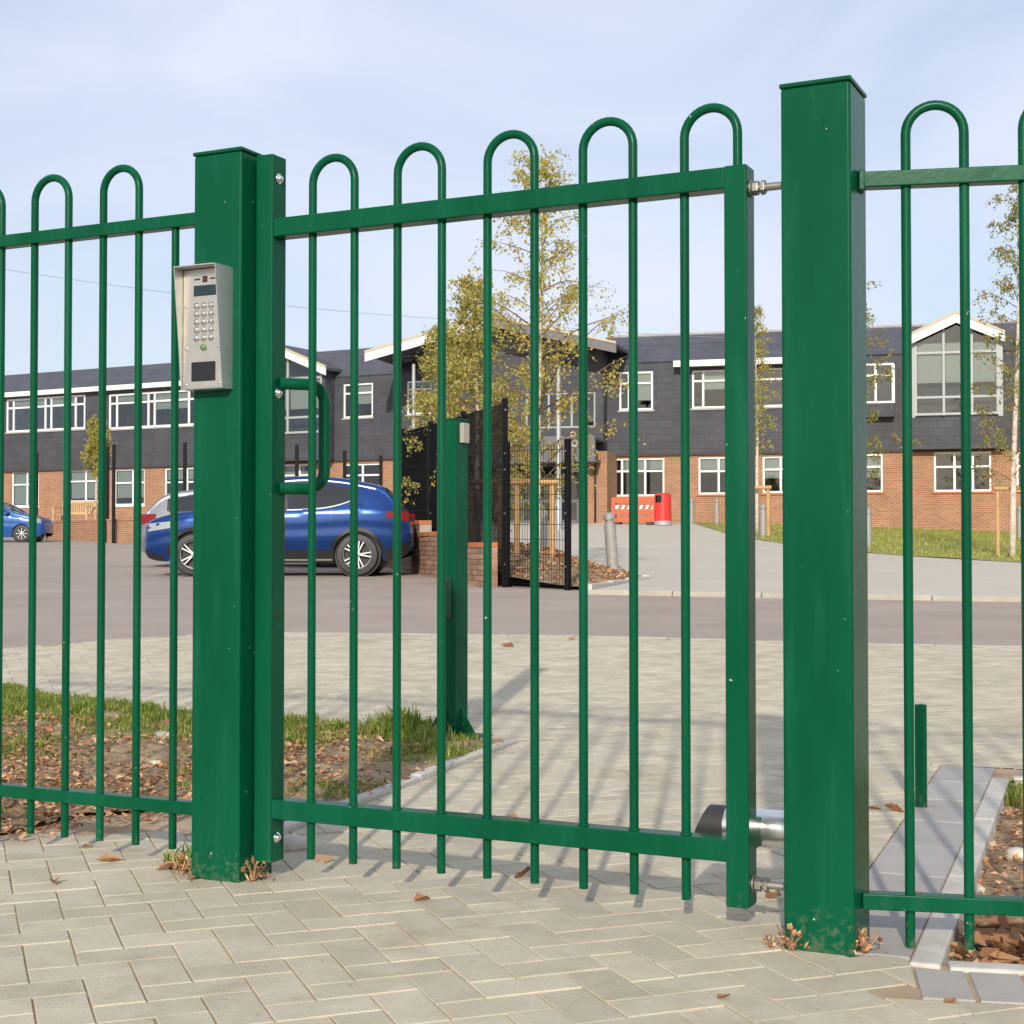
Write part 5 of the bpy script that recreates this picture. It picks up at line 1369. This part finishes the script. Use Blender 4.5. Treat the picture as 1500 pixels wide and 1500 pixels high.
# ------------------------------------------------------------------ leaf litter, grass, stones, weeds
def leafgeo(mb, p, s, rn, flat=.5):
    a = rn.uniform(0, 6.28); t = Vector((math.cos(a), math.sin(a), rn.gauss(0, .25 * flat))); u = Vector((-math.sin(a), math.cos(a), rn.gauss(0, .3 * flat))); up = Vector((0, 0, 1))
    c = s * rn.uniform(.05, .35); w = s * rn.uniform(.28, .45)
    A, B = p - t * s * .5, p + t * s * .5 + up * s * rn.uniform(0, .25) * flat
    mid_ = p - up * 0; l1 = p + u * w + up * c - t * s * .05; l2 = p - u * w + up * c + t * s * .05
    n = len(mb.v); mb.v += [A, B, l1, l2, mid_]; mb.f += [(n, n + 4, n + 2), (n + 4, n + 1, n + 2), (n + 4, n, n + 3), (n + 1, n + 4, n + 3)]; mb.m += [0] * 4
def scatter_litter(name, poly, count, m_, zf, smin, smax, seed, dens=None, label=None, cat='leaves'):
    rn = random.Random(seed); mb = MB(); xs = [p[0] for p in poly]; ys = [p[1] for p in poly]; n = 0; tries = 0
    while n < count and tries < count * 30:
        tries += 1; x, y = rn.uniform(min(xs), max(xs)), rn.uniform(min(ys), max(ys))
        if not inside(poly, x, y) or (dens and rn.random() > dens(x, y)): continue
        leafgeo(mb, Vector((x, y, zf(x, y) + rn.uniform(.002, .02))), rn.uniform(smin, smax), rn, 1.1); n += 1
    o = mb.build(name, m_); o['kind'] = 'stuff'; o['label'] = label; o['category'] = cat
    return o
LB = [p for p in LEFT_BED if p[0] > -5.6 ] 
scatter_litter('leaf_litter', [(-3.6, 5.0), (-2.4, 4.5), (-1.7, 4.15), (-1.35, 4.35), (-1.0, 4.7), (-.62, 4.6), (-.05, 6.2), (-.6, 6.7), (-1.5, 6.9), (-2.2, 7.2), (-3.6, 7)], 9000, LITTERDULL, lambda x, y: bed_z(x, y) + .012, .010, .036, 4,
    lambda x, y: max(.05, .5 + .9 * noise.noise(Vector((x * 1.7, y * 1.7, 9))) + (.35 if y < 5.8 and x < -.9 else -.15)), 'brown fallen leaves strewn over the grassy bed behind the left railing')
rbp = [tuple((KN + KP * .035 + RU * .0 + KD * .02).xy), tuple((KN + RU * 1.6 + KD * .02).xy), tuple((KF + RU * 1.6).xy), tuple((KF + KP * .04).xy)]
scatter_litter('leaf_litter', rbp, 4200, LITTERDULL, lambda x, y: bed_z(x, y) - .04, .010, .032, 5, None, 'dry leaf crumbs covering the soil of the kerbed bed under the right railing')
scatter_litter('leaf_litter', [tuple((KN + KP * .04 + KD * .03).xy), tuple((KN + RU * 1.5 + KD * .03).xy), tuple((KN + RU * 1.6 + KD * .55).xy), tuple((KN + KP * .04 + KD * .42).xy)], 420, LITTER, lambda x, y: bed_z(x, y) - .03, .05, .085, 6, None, 'drift of big russet leaves against the front kerb under the right railing')
scatter_litter('leaf_litter', RAISED, 2200, LITTERDULL, lambda x, y: raised_z(x, y) + .01, .05, .10, 8, None, 'brown leaf mulch over the planting bed behind the mesh panel')
def grass(name, poly, count, hmin, hmax, zf, seed, dens, label, wd_=.0028, gm_=None):
    rn = random.Random(seed); mb = MB(); xs = [p[0] for p in poly]; ys = [p[1] for p in poly]; n = t = 0
    while n < count and t < count * 30:
        t += 1; x, y = rn.uniform(min(xs), max(xs)), rn.uniform(min(ys), max(ys))
        if not inside(poly, x, y): continue
        q = dens(x, y)
        if rn.random() > q: continue
        h = rn.uniform(hmin, hmax) * (.55 + .6 * min(1, q)); a = rn.uniform(0, 6.28); b = Vector((math.cos(a), math.sin(a), 0)); s = Vector((-b.y, b.x, 0)) * wd_ * rn.uniform(.7, 1.5)
        p = Vector((x, y, zf(x, y) - .004)); be = rn.uniform(.1, .8) * h
        m1 = p + Vector((0, 0, h * .55)) + b * be * .3; e_ = p + Vector((0, 0, h * rn.uniform(.7, 1))) + b * be
        k = len(mb.v); mb.v += [p - s, p + s, m1 + s * .8, m1 - s * .8, e_]; mb.f += [(k, k + 1, k + 2, k + 3), (k + 3, k + 2, k + 4)]; mb.m += [0, 0]; n += 1
    o = mb.build(name, gm_ or GRASS); o['kind'] = 'stuff'; o['label'] = label; o['category'] = 'grass'
    return o
def clump(x, y, cx, cy, r): return max(0, 1 - math.hypot(x - cx, y - cy) / r)
def dens_left(x, y):
    n1 = noise.noise(Vector((x * 2.3, y * 2.3, 2)))
    # the far rim of the bed is turfed, the middle patchy
    edge = 0
    for (ax, ay), (bx, by) in (((-3.6, 8.4), (-2.1, 7.55)), ((-2.1, 7.55), (-1.45, 6.95)), ((-1.45, 6.95), (-1.0, 6.6))):
        u = Vector((bx - ax, by - ay)); q = Vector((x - ax, y - ay)); k = max(0, min(1, q.dot(u) / u.dot(u))); dd = (q - u * k).length; edge = max(edge, 1 - dd / .62)
    near = .75 * clump(x, y, -.3, 6.1, .45) + .7 * clump(x, y, -.75, 5.2, .42) + .5 * clump(x, y, -1.0, 5.6, .3) + .8 * clump(x, y, -2.25, 6.2, .5)
    n2 = noise.noise(Vector((x * 6, y * 6, 4)))
    return max(.012, (1.3 * edge + near) * max(.1, .75 + 1.1 * n2) + .55 * n1 + .05 * n2 - .06)
grass('grass', LEFT_BED, 32000, .018, .06, lambda x, y: bed_z(x, y) + .012, 12, dens_left, 'short tufty grass along the back of the left bed')
grass('grass_tuft', [(-.75, 5.9), (-.1, 5.9), (.0, 6.4), (-.1, 6.75), (-.65, 6.85)], 700, .06, .15, lambda x, y: bed_z(x, y) + .012, 13, lambda x, y: max(clump(x, y, -.50, 6.62, .2), .5 * clump(x, y, -.36, 6.3, .14)), 'taller grass tuft round the flared foot of the short green post', .0035)
grass('grass_tuft', HOLE, 260, .03, .09, lambda x, y: bed_z(x, y) - .012, 14, lambda x, y: .6, 'little grass tuft in a gap of the paving under the left railing')
grass('grass_tuft', [tuple((KF + KP * a_ - KD * b_).xy) for a_, b_ in ((.02, .35), (.6, .35), (.6, .0), (.02, .0))], 1500, .03, .07, lambda x, y: bed_z(x, y) - .04, 15, lambda x, y: .8, 'grass tuft in the far corner of the kerbed bed')
grass('lawn_grass', [(9.9, 29.1), (14, 27.5), (22, 24), (30, 22), (30, 50), (7.0, 56), (6.9, 48), (7.3, 40.5), (8.4, 34)], 26000, .05, .10, lambda x, y: ground_z(x, y) + .05, 16, lambda x, y: .7, 'mown lawn grass in front of the school', .012, LAWNBLADE)

# single fallen leaves on the paving, each one a thing
spots = [(80, 1296, .05, 'russet leaf on the pavers in front of the left railing'), (161, 1265, .075, 'orange brown leaf at the pavers left of the keypad post'), (245, 1275, .06, 'curled tan leaf lying left of the keypad post foot'), (282, 1290, .04, 'pale leaf scrap at the corner of the keypad post foot'), (376, 1290, .055, 'reddish leaf under the latch side of the gate'),
         (765, 1286, .06, 'red leaf under the middle bars of the gate'), (618, 1321, .05, 'pale yellow leaf scrap on the pavers before the gate'), (750, 1201, .06, 'brown leaf behind the gate bottom rail'), (1132, 1318, .06, 'dry leaf twist beside the lower hinge'), (1262, 1393, .05, 'tan leaf at the hinge post foot'), (1310, 1190, .07, 'curled brown leaf beside the flat gate stop'),
         (1280, 1187, .06, 'dry leaf on the pavers behind the hinge post'), (1350, 1325, .075, 'crumpled brown leaf on the kerb under the right railing'), (744, 948, .12, 'orange leaf on the far paving by the road edge'), (837, 937, .11, 'red leaf at the road edge behind the gate bars'), (128, 1243, .035, 'pale leaf crumb below the left railing'), (166, 1193, .05, 'curled dark leaf on the pavers behind the left railing'), (475, 1263, .07, 'yellow green leaf under the first gate bar'), (1060, 1465, .04, 'tiny dry leaf on the pavers before the gate'), (1392, 1470, .03, 'orange leaf crumb in the joint of the grey pavers')]
rn = random.Random(77)
for px_, py_, s, lab in spots:
    p = gpt(px_, py_); mb = MB(); leafgeo(mb, Vector((0, 0, .004)), s, rn, .7)
    o = mb.build('fallen_leaf', LITTER, loc=(p.x, p.y, p.z + .001)); tag(o, lab, 'leaf', 'single fallen leaves')
def stone(px_, py_, s, lab, zo=.0):
    p = gpt(px_, py_); bm = bmesh.new(); bmesh.ops.create_icosphere(bm, subdivisions=2, radius=1)
    for v in bm.verts: v.co *= 1 + .35 * noise.noise(v.co * 1.3 + Vector((px_, 0, 0)))
    mb = MB(); mb.mesh([Vector((v.co.x * s, v.co.y * s * .75, v.co.z * s * .5)) for v in bm.verts], [tuple(v.index for v in f.verts) for f in bm.faces]); bm.free()
    o = mb.build('stone', STONE, smooth=True, loc=(p.x, p.y, p.z + s * .22 + zo)); o.rotation_euler = (0, 0, px_ * .37); tag(o, lab, 'stone', 'loose stones')
stone(238, 1086, .045, 'rounded cream flint in the left bed by the keypad post', .012)
stone(222, 1128, .035, 'flat pale flint in the leaf litter by the keypad post', .012)
stone(420, 1097, .028, 'white pebble in the bed seen beside the gate stile', .012)
stone(425, 1245, .055, 'tan flint lying behind the foot of the gate stile')
stone(1430, 1288, .03, 'white pebble in the kerbed bed under the right railing', -.035)
stone(1492, 1240, .045, 'large pale stone in the kerbed bed', -.035)
# weeds at the post feet
def weed(loc, seed, label, h=.055, n=44, m_=None):
    rn = random.Random(seed); mb = MB()
    for i in range(n):
        a = rn.uniform(0, 6.28); rr = rn.uniform(0, h * .8); p = Vector((math.cos(a) * rr, math.sin(a) * rr * .6, rn.uniform(.004, h * (1 - rr / h * .6))))
        leafgeo(mb, p, rn.uniform(.007, .016), rn, 2.5)
    for i in range(6):
        a = rn.uniform(0, 6.28); mb.tube([(0, 0, 0), (math.cos(a) * h * .5, math.sin(a) * h * .3, h * rn.uniform(.5, 1))], .0012, 4, False)
    o = mb.build('weed', m_ or LITTERDULL, loc=loc); tag(o, label, 'weed', 'weeds at post feet')
weed(gl(GL - .06, -.085), 1, 'small reddish weed at the front foot of the hinge post')
weed(gl(GL + .09, -.05), 2, 'withered weed tucked beside the side foot of the hinge post', .06)
weed(gl(.10, -.045), 3, 'dry yellow weed between keypad post and gate stile', .07, 26, LITTERDULL)
weed(gl(-.115, -.06), 4, 'heap of dry leaf scraps at the left foot of the keypad post', .05, 40)
weed(gl(1.45, -.08), 5, 'dry weed in the joint below the lower hinge', .03, 14)
